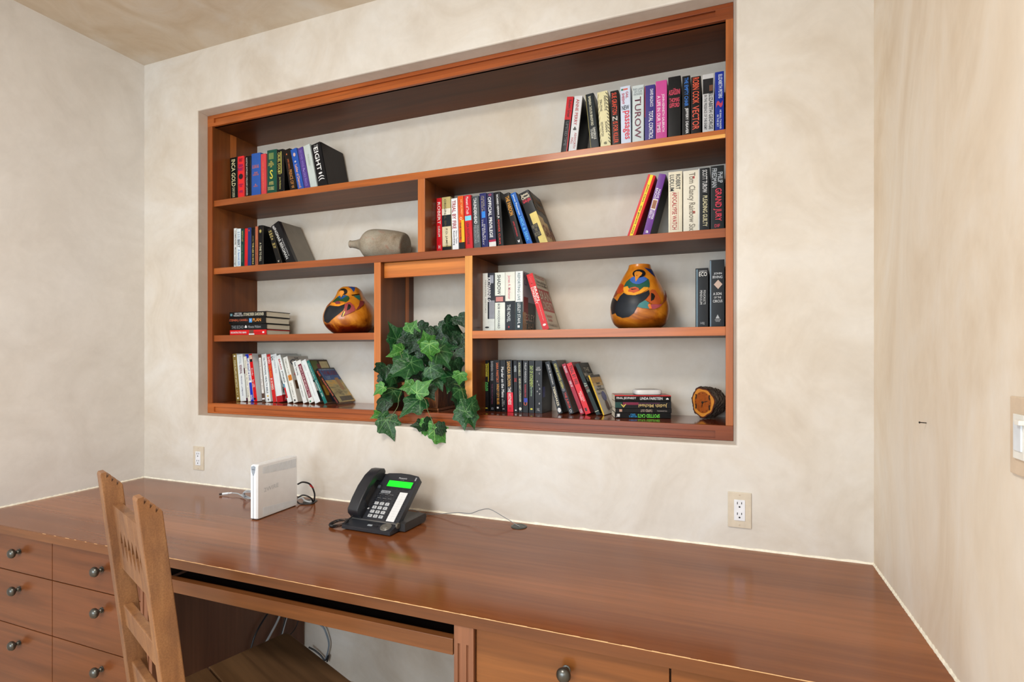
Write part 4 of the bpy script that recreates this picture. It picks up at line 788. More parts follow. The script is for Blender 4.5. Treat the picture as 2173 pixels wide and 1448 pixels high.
gourd('painted_gourd', 'tall amber gourd painted with a seated woman in black skirt, right shelf', (gR.x, .205, z3t + .0003), [(z * 1.085, r * 1.105) for z, r in profR], math.radians(8), 2, artR, S1 * .97, 700, 1350)
S2 = 1.93e-4
artL = [
 ('painted_motif', (34, 66, 130), [(740, 205), (830, 200), (910, 215), (905, 280), (880, 340), (820, 250)]),
 ('painted_motif', (24, 28, 34), [(270, 720), (340, 665), (430, 690), (540, 705), (690, 640), (690, 700), (650, 800), (560, 880), (460, 960), (390, 1020), (340, 1075), (280, 1085), (220, 1040), (205, 930), (225, 820)]),
 ('painted_motif', (128, 46, 26), [(250, 720), (300, 650), (385, 560), (350, 640), (300, 680)]),
 ('painted_motif', (44, 76, 44), [(395, 600), (440, 540), (540, 440), (600, 460), (680, 410), (770, 450), (790, 500), (760, 560), (710, 600), (620, 575), (560, 570), (470, 590)]),
 ('painted_motif', (224, 140, 38), [(390, 610), (440, 595), (500, 640), (590, 650), (690, 600), (680, 650), (560, 700), (470, 695), (400, 660)]),
 ('painted_motif', (118, 54, 66), [(455, 600), (520, 565), (580, 590), (575, 640), (500, 650)]),
 ('painted_motif', (32, 76, 130), [(530, 450), (580, 430), (600, 500), (660, 420), (740, 430), (640, 510), (590, 530)]),
 ('painted_motif', OUT, ell(650, 330, 88, 80)),
 ('painted_motif', (214, 136, 50), [(560, 340), (590, 300), (660, 310), (672, 370), (640, 410), (600, 490), (590, 410), (565, 385)]),
 ('painted_motif', (150, 62, 60), [(690, 650), (740, 610), (800, 600), (880, 680), (915, 760), (905, 810), (780, 880), (665, 930), (690, 850), (680, 740)]),
 ('painted_motif', OUT, [(760, 650), (810, 660), (825, 710), (800, 770), (730, 810), (780, 750), (785, 700)]),
 ('painted_motif', (120, 48, 44), [(1010, 545), (1115, 555), (1090, 650), (1000, 750), (920, 800), (990, 680), (1005, 600)]),
 ('painted_motif', OUT, [(815, 415), (1000, 370), (1000, 390), (850, 432)]),
 ('painted_motif', (44, 96, 84), [(870, 440), (1000, 400), (1020, 480), (1005, 540), (940, 490)]),
 ('painted_motif', (234, 200, 90), [(655, 830), (700, 830), (660, 940), (635, 940)]),
 ('painted_motif', OUT, [(660, 825), (676, 828), (635, 950), (612, 950)]),
]
profL = [(0, .001), (.0005, .06), (.0156, .085), (.035, .103), (.055, .112), (.074, .1145), (.094, .112), (.123, .101), (.143, .087), (.162, .070), (.182, .059), (.2014, .051), (.213, .041), (.219, .032)]
gL = atY(741, 700, .19)
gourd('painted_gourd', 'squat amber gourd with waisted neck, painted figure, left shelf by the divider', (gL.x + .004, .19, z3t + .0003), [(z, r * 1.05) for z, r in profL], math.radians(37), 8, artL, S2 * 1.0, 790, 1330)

# ------------------------------------------------------------------ lying pottery vessel
m, nt, b = nodes('weathered_pottery')
v_ = mapped(nt); a = noise(nt, v_, 17, 6, .75, .6); c = noise(nt, v_, 190, 3, .7); e = noise(nt, mapped(nt), 9, 4)
c1 = ramp(nt, a, [(.32, lin((96, 80, 64))), (.45, lin((138, 124, 104))), (.55, lin((150, 140, 122))), (.62, lin((152, 84, 60)))])
c2 = ramp(nt, c, [(.4, (.6, .58, .55, 1)), (.6, (1.1, 1.1, 1.08, 1))])
nt.links.new(mixc(nt, .6, mixc(nt, .8, c1, c2, 'MULTIPLY'), ramp(nt, e, [(.35, lin((128, 108, 86))), (.65, lin((168, 162, 146)))])), b.inputs['Base Color'])
b.inputs['Roughness'].default_value = .75; bump(nt, b, c, .5, .002)
pot = m
ax0 = atY(743, 512.8, .195); ax1 = Vector((-1.262, .190, 0))
prof = [(0, .0), (.0155, 0), (.0175, .003), (.0165, .010), (.0185, .030), (.0225, .05), (.029, .068), (.043, .085), (.058, .102), (.068, .122), (.0725, .15), (.0730, .185), (.0715, .23), (.068, .275), (.064, .305), (.060, .323), (.053, .331), (.030, .3325), (0, .3325)]
Rb = .0715
d_ = Vector((.32, .03, -.030)).normalized()
base_z = z2t + .0745
vs_ = thing('pottery_vessel', (ax0.x, ax0.y, ax0.z - .002), label='weathered grey clay bottle lying on its side, neck pointing left', cat='vessel')
M = d_.to_track_quat('Z', 'Y').to_matrix().to_4x4()
pp = [(max(0, p.x), p.z * .87) for p in spline([(r, 0, z) for r, z in prof], 4)]
m = MB(); m.lathe(pp, 40, M); body = m.build('body', pot, vs_, smooth=True, angle=60)
low = min((Vector(v.co)).z for v in body.data.vertices)
vs_.location.z = z2t + .0004 - low

# ------------------------------------------------------------------ log clock
lk = thing('log_clock', (-.071, .226, zb + .0003), (0, 0, math.radians(-42)), label='small round clock set in a bark-covered log slice on the bottom shelf', cat='clock')
m, nt, b = nodes('bark'); v_ = mapped(nt, (1, .5, 1)); a = noise(nt, v_, 90, 5, .7, 1.5); c = noise(nt, v_, 30, 3)
nt.links.new(mixc(nt, .5, ramp(nt, a, [(.3, lin((26, 20, 16))), (.55, lin((72, 58, 46))), (.75, lin((116, 100, 84)))]), ramp(nt, c, [(.35, lin((40, 30, 24))), (.65, lin((92, 76, 62)))])), b.inputs['Base Color'])
b.inputs['Roughness'].default_value = .85; bump(nt, b, a, 1, .004); bark = m
Rk = .0555
m = MB(); seg, ln = 56, 14; vs = []
random.seed(3)
rr = [Rk * (1 + .05 * math.sin(3 * k * 2 * math.pi / seg + 1) + .035 * math.sin(7 * k * 2 * math.pi / seg)) for k in range(seg)]
for j in range(ln + 1):
    y = j / ln * .064
    for k in range(seg):
        a = 2 * math.pi * k / seg; R = rr[k] * (1 + random.uniform(-.05, .05) + .05 * (1 if 2 < j < ln - 1 else 0)) * (1 - .06 * (j / ln))
        vs.append((R * math.cos(a), y, R * math.sin(a)))
fs = []
for j in range(ln):
    for k in range(seg): fs.append((j * seg + k, j * seg + (k + 1) % seg, (j + 1) * seg + (k + 1) % seg, (j + 1) * seg + k))
fs.append([ln * seg + k for k in range(seg)])
lowz = min(p[2] for p in vs); m.add([(x, y, z - lowz) for x, y, z in vs], fs); m.build('bark', bark, lk)
cz_ = -lowz
def disc(pts_r, y, mat, name, parent, rs=None):
    m = MB(); n = len(pts_r); m.add([(r * math.cos(2 * math.pi * k / n), y, cz_ + r * math.sin(2 * math.pi * k / n)) for k, r in enumerate(pts_r)], [list(range(n))]); return m.build(name, mat, parent)
disc([r * .985 for r in rr], .0006, plain((84, 34, 14), .6), 'bark_rim', lk)
wface = wood('clock_wood', (168, 92, 24), (192, 112, 34), (206, 130, 48), axis=1, seed=3)
disc([r * .90 for r in rr], -.0002, plain((206, 134, 48), .45, var=.1), 'face_rim', lk)
disc([Rk * .72] * 48, -.0006, plain((150, 74, 18), .4, var=.25, scale=60), 'dial', lk)
inkb = plain((24, 16, 12), .5)
m = MB()
for k in range(12):
    a = math.pi / 2 - k * math.pi / 6; r = Rk * .62; big = k in (2, 4, 8, 10)
    cx_, cz2 = r * math.cos(a), cz_ + r * math.sin(a)
    if not big: m.add([(cx_ + .0018 * math.cos(t), -.0009, cz2 + .0018 * math.sin(t)) for t in [math.pi * q / 4 for q in range(8)]], [list(range(8))])
m.build('hour_mark', inkb, lk)
for k in (2, 4, 8, 10):
    a = math.pi / 2 - k * math.pi / 6; r = Rk * .66; cx_, cz2 = r * math.cos(a), cz_ + r * math.sin(a); s_ = 1 if k < 6 else -1
    fig = [(-.002, .010), (.001, .012), (.003, .009), (.005, .010), (.003, .006), (.003, .001), (.005, -.004), (.003, -.006), (.002, -.012), (0, -.006), (-.003, -.005), (-.002, 0), (-.004, .004), (-.002, .006)]
    m = MB(); m.add([(cx_ + x * s_, -.0011, cz2 + z) for x, z in fig], [list(range(len(fig)))]); m.build('hour_figure', inkb, lk)
def hand(ang, L, wd, name):
    m = MB(); dx, dz = math.cos(ang), math.sin(ang)
    m.add([(-dz * wd * .5, -.0016, cz_ + dx * wd * .5), (dz * wd * .5, -.0016, cz_ - dx * wd * .5), (dx * L * .6 + dz * wd, -.0016, cz_ + dz * L * .6 - dx * wd), (dx * L, -.0016, cz_ + dz * L), (dx * L * .6 - dz * wd, -.0016, cz_ + dz * L * .6 + dx * wd)], [(0, 1, 2, 3, 4)])
    m.build(name, inkb, lk)
hand(math.radians(14), .030, .0016, 'minute_hand'); hand(math.radians(-102), .021, .0018, 'hour_hand')
m = MB(); m.lathe([(.0045, 0), (.0045, .002), (.002, .003), (0, .003)], 16, Matrix.Translation((0, -.001, cz_)) @ Matrix.Rotation(math.pi / 2, 4, 'X')); m.build('pivot', plain((60, 58, 54), .3, .8), lk, smooth=True)

# ------------------------------------------------------------------ ivy in a wooden planter
iv = thing('potted_ivy', (-1.157, .196, zb), label='trailing green ivy in a dark wooden planter in the bookcase centre', cat='plant')
IO = Vector(iv.location)
m, nt, b = nodes('dark_bark_box'); v_ = mapped(nt, (20, 20, 3)); a = noise(nt, v_, 4, 5, .7, .5)
nt.links.new(ramp(nt, a, [(.3, lin((52, 28, 14))), (.5, lin((110, 64, 34))), (.7, lin((168, 106, 56)))]), b.inputs['Base Color']); b.inputs['Roughness'].default_value = .5; bump(nt, b, a, .7, .003); pbark = m
copper = plain((150, 88, 46), .3, .6, var=.3, scale=60)
bw = [atZ(930, 873, zb), atZ(957, 867, zb)]
def taper(m, x0, x1, y0, y1, z0, z1, f=.012):
    m.add([(x0, y0, z0), (x1, y0, z0), (x1, y1, z0), (x0, y1, z0), (x0 - f, y0 - f, z1), (x1 + f, y0 - f, z1), (x1 + f, y1 + f, z1), (x0 - f, y1 + f, z1)], [(3, 2, 1, 0), (4, 5, 6, 7), (0, 1, 5, 4), (1, 2, 6, 5), (2, 3, 7, 6), (3, 0, 4, 7)])
m = MB(); taper(m, -.125, .03, -.068, .075, .012, .115); m.build('planter_box', pbark, iv)
m = MB(); m.box(-.131, .036, -.074, .081, 0, .012, .002); m.build('planter_base', copper, iv)
m = MB(); m.box(-.142, .047, -.085, -.078, .108, .12, .001); m.box(-.142, .047, .085, .092, .108, .12, .001); m.box(-.142, -.135, -.085, .092, .108, .12, .001); m.box(.04, .047, -.085, .092, .108, .12, .001)
m.build('planter_rim', plain((176, 116, 58), .4, var=.2), iv)
m = MB(); m.tube([(x - IO.x, .0 + .02, z - IO.z) for x, z in ((-1.186, 1.26), (-1.185, 1.502))], .0022, 8); m.build('support_stick', plain((38, 34, 30), .7), iv)
def leaf_mat(lo, hi, vein, name):
    m, nt, b = nodes(name)
    tc = N(nt, 'ShaderNodeTexCoord'); sp = N(nt, 'ShaderNodeSeparateXYZ'); nt.links.new(tc.outputs['Object'], sp.inputs[0])
    def M_(op, a, b_=None, c_=None):
        n = N(nt, 'ShaderNodeMath', operation=op)
        for i, q in enumerate((a, b_, c_)):
            if q is None: continue
            if hasattr(q, 'links'): nt.links.new(q, n.inputs[i])
            else: n.inputs[i].default_value = q
        return n.outputs[0]
    best = None
    for ang in (90, 38, 142, -8, 188):
        dx, dy = math.cos(math.radians(ang)), math.sin(math.radians(ang))
        al = M_('ADD', M_('MULTIPLY', sp.outputs['X'], dx), M_('MULTIPLY', sp.outputs['Y'], dy))
        pe = M_('ABSOLUTE', M_('SUBTRACT', M_('MULTIPLY', sp.outputs['X'], dy), M_('MULTIPLY', sp.outputs['Y'], dx)))
        d = M_('MAXIMUM', M_('ADD', pe, M_('MULTIPLY', al, .022)), M_('MULTIPLY', al, -1))
        best = d if best is None else M_('MINIMUM', best, d)
    f = noise(nt, mapped(nt), 5, 4, .6, .4)
    base = ramp(nt, f, [(.3, lin(lo)), (.7, lin(hi))])
    vf = ramp(nt, best, [(.010, (1, 1, 1, 1)), (.032, (0, 0, 0, 1))])
    nt.links.new(mixc(nt, vf, base, lin(vein)), b.inputs['Base Color'])
    b.inputs['Roughness'].default_value = .32; b.inputs['Specular IOR Level'].default_value = .45
    b.inputs['Subsurface Weight'].default_value = 0
    bump(nt, b, f, .3, .03)
    return m
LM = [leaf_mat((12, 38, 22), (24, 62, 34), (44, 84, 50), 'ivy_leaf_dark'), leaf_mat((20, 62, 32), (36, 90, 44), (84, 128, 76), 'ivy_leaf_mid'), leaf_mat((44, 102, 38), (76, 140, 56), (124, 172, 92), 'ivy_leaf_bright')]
outline = [(0, .02), (.06, -.10), (.20, -.17), (.36, -.12), (.50, -.06), (.56, .06), (.50, .18), (.54, .28), (.60, .40), (.52, .50), (.36, .54), (.26, .60), (.14, .78), (.05, .94), (0, 1.04)]
outline = outline + [(-x, y) for x, y in reversed(outline[1:-1])]
outline = [(x, y - .02) for x, y in outline]
def leaf_mesh(i, curl, cup):
    rnd = random.Random(i); vs = [(0, .12, 0)]; n = len(outline)
    sk = rnd.uniform(.85, 1.12); l2 = rnd.uniform(.9, 1.1)
    ring1 = [(x * .55 * sk, .12 + (y - .12) * .55) for x, y in outline]; ring2 = [(x * sk * (l2 if x > 0 else 1), y) for x, y in outline]
    def Z(x, y): return cup * abs(x) - curl * y * y - .22 * x * x + .03 * math.sin(9 * x + i) * (abs(x) + y * .5)
    for r in (ring1, ring2): vs += [(x, y, Z(x, y)) for x, y in r]
    fs = [(0, 1 + k, 1 + (k + 1) % n) for k in range(n)] + [(1 + k, 1 + n + k, 1 + n + (k + 1) % n, 1 + (k + 1) % n) for k in range(n)]
    me = bpy.data.meshes.new('leaf'); me.from_pydata(vs, [], fs)
    for p in me.polygons: p.use_smooth = True
    return me
LMESH = []
for k in range(3):
    for j in range(3):
        me = leaf_mesh(k * 3 + j, (.12, .3, .2)[j], (.18, .05, .28)[j]); me.materials.append(LM[k]); LMESH.append(me)
TILT = random.Random(21)
tips = []
def LY_(y): return y + .029 * max(0, min(1, (y - .0) / .05))
def leaf(cxp, cyp, size, ang, Y, tone, tilt=None, foreshort=0):
    """cxp, cyp: crop units (1/4.525 px from 760,640); size: leaf length in the same units; ang: tip direction, degrees, 0 = right, 90 = down"""
    px, py = 760 + cxp / 4.525, 640 + cyp / 4.525; Y = LY_(Y)
    P = atY(px, py, Y); dist = (P - CP).length
    L = size / 4.525 / F * dist * 1.08
    v = (CP - P).normalized(); right = Vector((0, 0, 1)).cross(v).normalized(); up = v.cross(right)
    a = math.radians(ang); tip = right * math.cos(a) - up * math.sin(a)
    nrm = v + right * TILT.uniform(-.75, .75) + up * TILT.uniform(-.35, .8)
    if foreshort: nrm += tip * foreshort
    nrm.normalize(); tip = (tip - nrm * tip.dot(nrm)).normalized(); side = tip.cross(nrm)
    base = P - tip * L * .45
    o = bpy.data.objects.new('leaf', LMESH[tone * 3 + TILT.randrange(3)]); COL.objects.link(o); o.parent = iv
    Mx = Matrix((side, tip, nrm)).transposed().to_4x4()
    wf = TILT.uniform(.84, 1.04)
    o.matrix_local = Matrix.Translation(base - IO) @ Mx @ Matrix.Diagonal((L * wf, L, L, 1))
    tips.append((base - IO, tip)); return o
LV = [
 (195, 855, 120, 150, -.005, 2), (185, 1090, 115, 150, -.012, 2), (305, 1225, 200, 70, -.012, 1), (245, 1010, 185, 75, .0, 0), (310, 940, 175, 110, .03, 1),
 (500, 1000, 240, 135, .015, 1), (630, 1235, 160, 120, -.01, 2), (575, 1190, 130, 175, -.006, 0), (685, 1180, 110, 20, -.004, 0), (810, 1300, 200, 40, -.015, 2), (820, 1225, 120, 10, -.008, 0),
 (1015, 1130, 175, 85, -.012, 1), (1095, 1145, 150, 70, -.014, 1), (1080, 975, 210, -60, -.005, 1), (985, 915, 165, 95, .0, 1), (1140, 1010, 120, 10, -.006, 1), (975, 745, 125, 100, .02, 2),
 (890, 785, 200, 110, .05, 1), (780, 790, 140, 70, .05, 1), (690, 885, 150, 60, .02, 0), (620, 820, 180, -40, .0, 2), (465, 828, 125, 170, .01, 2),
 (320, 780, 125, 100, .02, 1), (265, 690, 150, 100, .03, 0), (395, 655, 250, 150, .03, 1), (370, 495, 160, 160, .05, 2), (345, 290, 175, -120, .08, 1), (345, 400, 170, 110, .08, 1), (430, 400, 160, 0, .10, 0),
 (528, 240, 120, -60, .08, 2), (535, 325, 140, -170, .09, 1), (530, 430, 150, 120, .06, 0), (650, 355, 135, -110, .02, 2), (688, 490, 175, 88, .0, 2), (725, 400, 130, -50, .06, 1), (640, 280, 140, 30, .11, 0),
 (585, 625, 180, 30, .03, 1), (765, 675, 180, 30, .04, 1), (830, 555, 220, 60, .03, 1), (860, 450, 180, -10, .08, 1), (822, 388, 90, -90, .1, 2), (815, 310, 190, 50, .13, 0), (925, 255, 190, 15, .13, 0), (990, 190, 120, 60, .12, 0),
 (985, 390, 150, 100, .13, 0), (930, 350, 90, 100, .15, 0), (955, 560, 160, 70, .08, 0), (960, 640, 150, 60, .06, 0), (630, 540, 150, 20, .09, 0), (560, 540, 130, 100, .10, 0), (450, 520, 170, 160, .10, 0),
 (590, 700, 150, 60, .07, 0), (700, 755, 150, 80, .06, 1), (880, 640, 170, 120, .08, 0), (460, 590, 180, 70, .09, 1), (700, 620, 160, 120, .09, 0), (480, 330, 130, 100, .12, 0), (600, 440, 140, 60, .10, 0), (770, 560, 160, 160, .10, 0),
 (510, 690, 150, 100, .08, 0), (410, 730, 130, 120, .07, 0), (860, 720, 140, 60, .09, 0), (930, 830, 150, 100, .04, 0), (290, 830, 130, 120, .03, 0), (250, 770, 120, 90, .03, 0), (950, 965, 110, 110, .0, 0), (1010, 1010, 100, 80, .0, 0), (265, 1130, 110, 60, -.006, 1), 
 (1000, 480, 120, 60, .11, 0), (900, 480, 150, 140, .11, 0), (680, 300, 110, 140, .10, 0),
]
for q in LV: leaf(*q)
stem = plain((96, 110, 62), .5, var=.2)
root = Vector((-1.165 - IO.x, .165 - IO.y, .115))
def P_(cxp, cyp, Y): return atY(760 + cxp / 4.525, 640 + cyp / 4.525, LY_(Y)) - IO
for pts in ([P_(560, 870, .06), P_(600, 900, .0), P_(650, 960, -.002), P_(665, 1040, -.004), P_(700, 1120, -.008), P_(730, 1190, -.01), P_(765, 1240, -.012)],
            [P_(700, 1120, -.008), P_(718, 1190, -.01), P_(715, 1240, -.01), P_(660, 1240, -.01)],
            [P_(470, 760, .08), P_(420, 850, .02), P_(390, 930, .0), P_(380, 1010, -.004), P_(330, 1090, -.01), P_(300, 1160, -.012)],
            [P_(480, 780, .09), P_(400, 840, .03), P_(320, 830, .01), P_(240, 850, .0)],
            [P_(540, 700, .1), P_(480, 640, .07), P_(430, 560, .05), P_(400, 480, .05)],
            [P_(820, 800, .08), P_(900, 640, .1), P_(970, 480, .12), P_(1020, 440, .13)], [P_(900, 640, .1), P_(930, 400, .13), P_(960, 300, .13)],
            [P_(620, 760, .1), P_(680, 600, .07), P_(680, 480, .03), P_(655, 380, .03)], [P_(800, 800, .08), P_(960, 800, .03), P_(1010, 900, .0), P_(1030, 1020, -.006), P_(1040, 1080, -.01)],
            [P_(330, 1090, -.01), P_(280, 1120, -.01), P_(230, 1115, -.011)], [P_(610, 760, .1), P_(560, 560, .1), P_(530, 400, .09), P_(530, 290, .09)], [P_(560, 700, .1), P_(440, 470, .1), P_(380, 360, .1)]):
    sp_ = spline(pts, 6); m = MB(); m.tube(sp_, .0013, 6); m.build('stem', stem, iv, smooth=True)
m = MB()
rnd = random.Random(5)
for k in range(26):                                  # dry moss / stems at the box's mouth
    x, y = rnd.uniform(-.13, .035), rnd.uniform(-.07, .07)
    m.tube(spline([(x, y, .10), (x + rnd.uniform(-.02, .02), y + rnd.uniform(-.02, .02), .125), (x + rnd.uniform(-.05, .05), y + rnd.uniform(-.03, .03), .118 + rnd.uniform(0, .03))], 4), .0009, 5)
tag(m.build('dry_moss', plain((92, 72, 50), .8), iv), kind='stuff')

# ------------------------------------------------------------------ wall plates, nail
def plate(x, z, label):
    t = thing('electrical_outlet', (x, 0, z), label=label, cat='outlet')
    MB().box(-.035, .035, -.005, -.0002, -.057, .057, .0018).build('cover_plate', plain((208, 196, 176), .4), t)
    MB().box(-.0165, .0165, -.0072, -.005, -.0335, .0335, .001).build('receptacle', plain((228, 230, 234), .35), t)
    dk = plain((26, 24, 24), .6)
    for s_ in (1, -1):
        m = MB(); zc = s_ * .017
        m.box(-.0075, -.0052, -.0075, -.0070, zc + .002, zc + .0095); m.box(.0050, .0073, -.0075, -.0070, zc + .003, zc + .0095)
        m.prism([(.0028 * math.cos(a), zc - .006 + .0028 * math.sin(a)) for a in [math.pi * k / 6 for k in range(12)]], -.0075, -.0070, 'xz')
        m.build('socket_slots', dk, t)
    for s_ in (1, -1):
        m = MB(); m.lathe([(.0026, 0), (.0024, .0008), (0, .001)], 12, Matrix.Translation((0, -.005, s_ * .0485)) @ Matrix.Rotation(math.pi / 2, 4, 'X')); m.build('screw', plain((200, 184, 162), .3, .2), t)
plate(-2.364, .885, 'beige outlet plate low on the wall left of the white modem')
plate(.0483, .885, 'beige outlet plate on the wall at the right, above the bare worktop')
sw = thing('light_switch', (XR, -.872, 1.2632), label='cream light switch plate on the right-hand wall', cat='switch')
MB().box(-.005, -.0003, -.035, .035, -.059, .059, .0018).build('cover_plate', plain((208, 188, 164), .4), sw)
MB().box(-.0085, -.005, -.0165, .0165, -.0335, .0335, .0008).build('switch_frame', plain((226, 226, 220), .35), sw)
MB().box(-.0105, -.0083, -.0115, .0115, -.021, .021, .001).build('rocker', plain((214, 222, 230), .3), sw)
MB().box(-.016, -.0085, -.0195, -.006, .019, .026, .001).build('dimmer_slider', plain((232, 230, 222), .35), sw)
nl = thing('nail', (XR, -.4496, 1.2349), label='small dark nail sticking out of the right-hand wall', cat='nail')
m = MB(); m.tube([(0, 0, 0), (-.014, -.004, .001)], .0011, 8); m.build('shank', plain((40, 36, 34), .5, .5), nl)
m = MB(); m.tube([(-.0132, -.0038, .001), (-.0144, -.0042, .001)], .0022, 10); m.build('head', plain((40, 36, 34), .5, .5), nl)

# ------------------------------------------------------------------ modem
ZT = .7602
md = thing('modem', (-1.6568, -.3402, ZT), (0, 0, math.radians(2)), label='upright white plastic internet modem standing on the worktop', cat='modem')
wp = plain((242, 246, 250), .34, var=.02)
m = MB(); bw_, bd, bh = .0172, .218, .2055
pts = [(-bw_ * .72, 0), (bw_ * .72, 0), (bw_, .006), (bw_, bd - .004), (bw_ - .004, bd), (-bw_ + .004, bd), (-bw_, bd - .004), (-bw_, .006)]
n = len(pts); lv = [(.0, .94, .003), (.003, 1, 0), (bh - .012, 1, 0), (bh - .004, .96, .002), (bh, .80, .008)]
vs = []
for z, s_, off in lv: vs += [(x * s_, off + y * (bd - 2 * off) / bd, z + .003) for x, y in pts]
fs = [list(range(n - 1, -1, -1)), [(len(lv) - 1) * n + k for k in range(n)]]
for i in range(len(lv) - 1):
    for k in range(n): fs.append((i * n + k, i * n + (k + 1) % n, (i + 1) * n + (k + 1) % n, (i + 1) * n + k))
m.add(vs, fs); m.build('case', wp, md, smooth=True, angle=25)
MB().box(-bw_ * .8, bw_ * .8, .008, bd - .008, 0, .0035).build('foot', plain((40, 40, 44), .5), md)
m = MB(); m.box(-.0007, .0007, -.0006, .001, .004, bh * .80); m.build('light_slit', plain((70, 80, 100), .3), md)
m = MB(); m.prism([(-.0098, bh - .004), (-.0105, bh - .012), (-.007, bh - .026), (0, bh - .042), (.007, bh - .026), (.0105, bh - .012), (.0098, bh - .004), (0, bh - .001)], -.0010, .001, 'xz'); badge = m.build('badge', plain((160, 172, 186), .25, .3), md)
text(md, '2WIRE', (-.007, -.0016, bh - .0165), (1, 0, 0), (0, 0, 1), .014, .0032, ink((90, 100, 116)), name='badge_lettering')
vent = plain((206, 213, 220), .5)
for (z0, z1f, nm) in ((bh - .038, None, 'vent_slats'), (.010, None, 'vent_slats')):
    m = MB()
    for k in range(44):
        y = .030 + k * .0041
        if z0 > .1: a_, b_ = bh - .032 - .0006 * k * .35 - .004, bh - .010
        else: a_, b_ = .009, .040 - .0006 * k * .5
        m.box(bw_ - .0002, bw_ + .0006, y, y + .0016, a_, b_)
    m.build(nm, vent, md)
text(md, '2WIRE', (bw_ + .0006, .035, .098), (0, 1, .06), (0, 0, 1), .075, .016, plain((206, 212, 218), .4), name='side_lettering')
# cables of the modem
grey = plain((168, 174, 178), .45); blackc = plain((22, 22, 26), .45); whitec = plain((216, 220, 224), .4)
cb = thing('coiled_cable', (-1.80, -.11, ZT), label='grey cable with a white round plug, coiled to the left of the modem', cat='cable')
CO = Vector(cb.location)
def C_(px, py, z): return atZ(px, py, z) - CO
pA, pB, pC = C_(492, 1046.5, .772), C_(505, 1048, .770), C_(516, 1054, .768)
sp_ = [pA, pB, pC]
ctr = atY(531, 1054, -.13) - CO; ctr.z = .022
loop = []
for k in range(38):
    a = math.radians(160 + k * 30); R = .021 + .004 * math.sin(k * .8)
    loop.append(ctr + Vector((R * 1.1 * math.cos(a), .012 * math.sin(k * .5) + .01 * math.cos(a), R * math.sin(a) * .85)))
for q in loop: q.z = max(q.z, .0035)
m = MB(); m.tube(spline(sp_ + loop, 4), .0024, 8); m.build('cord', grey, cb, smooth=True)
d_ = (pA - C_(466, 1049.5, .766)).normalized(); p0 = C_(466, 1049.5, .766); p0.z = max(p0.z, .006)
L_ = (pA - p0).length
m = MB(); m.tube([p0 + d_ * L_ * .24, p0 + d_ * L_ * .26, p0 + d_ * L_ * .70, p0 + d_ * L_ * .74], .0050, 14); m.tube([p0 + d_ * L_ * .72, p0 + d_ * L_], .0034, 12); m.build('plug_body', whitec, cb, smooth=True)
m = MB(); m.tube([p0, p0 + d_ * L_ * .25], .0042, 14); m.build('plug_tip', plain((56, 44, 38), .3, .7), cb, smooth=True)
p1 = C_(512, 1051, .769)
m = MB(); m.tube([p1, C_(520, 1056, .767)], .0042, 12); m.build('ferrite_sleeve', grey, cb, smooth=True)
# black cables behind the modem and the grommets
def grommet(x, y, label):
    g_ = thing('desk_grommet', (x, y, .76), label=label, cat='grommet')
    gm = plain((58, 62, 58), .35)
    m = MB(); m.lathe([(.021, .0002), (.029, .0002), (.0292, .0022), (.0275, .0036), (.021, .0038), (.0205, .0022)], 36); m.build('ring', gm, g_, smooth=True, angle=50)
    m = MB(); pts = [(.0212 * math.cos(a), .0212 * math.sin(a)) for a in [math.radians(20 + k * 300 / 22 - 60 + 20) for k in range(23)]] + [(-.004, -.004)]
    m.prism(pts, .0006, .0030, 'xy'); m.build('cap', gm, g_)
    m = MB(); m.lathe([(.0208, .0001), (.0208, .0005), (0, .0005)], 24); m.build('opening', plain((8, 8, 8), .8), g_)
    return g_
grommet(-.692, -.052, 'dark round cable grommet in the worktop below the bookcase')
grommet(-1.640, -.056, 'dark round cable grommet behind the white modem')
bk = thing('cable_bundle', (-1.64, -.07, ZT), label='black and grey cables running from the modem down to the grommet', cat='cable')
BO = Vector(bk.location)
ym = -.118
m = MB(); m.tube(spline([Vector((-1.651, ym, .846)) - BO, Vector((-1.640, ym + .02, .852)) - BO, Vector((-1.622, -.075, .838)) - BO, Vector((-1.614, -.06, .80)) - BO, Vector((-1.618, -.056, .765)) - BO], 8), .0034, 8); m.build('cord', blackc, bk, smooth=True)
m = MB(); m.tube([Vector((-1.6225, -.0765, .8375)) - BO, Vector((-1.6165, -.0650, .822)) - BO], .0037, 10); tag(m.build('red_tag', plain((190, 24, 30), .4), bk), label='red tag on the cord')
m = MB(); m.tube(spline([Vector((-1.652, ym, .79)) - BO, Vector((-1.638, -.1, .798)) - BO, Vector((-1.618, -.085, .788)) - BO, Vector((-1.615, -.07, .772)) - BO, Vector((-1.628, -.058, .765)) - BO], 8), .0032, 8); m.build('cord', blackc, bk, smooth=True)
m = MB(); m.tube(spline([Vector((-1.652, ym, .784)) - BO, Vector((-1.640, -.105, .788)) - BO, Vector((-1.628, -.098, .775)) - BO, Vector((-1.61, -.085, .768)) - BO, Vector((-1.632, -.062, .765)) - BO], 8), .0036, 8); m.build('cord', grey, bk, smooth=True)
m = MB(); m.tube(spline([Vector((-1.655, ym, .775)) - BO, Vector((-1.645, -.11, .764)) - BO, Vector((-1.62, -.10, .7635)) - BO, Vector((-1.60, -.085, .7635)) - BO, Vector((-1.612, -.066, .7655)) - BO, Vector((-1.636, -.058, .764)) - BO], 8), .0030, 8); m.build('cord', blackc, bk, smooth=True)

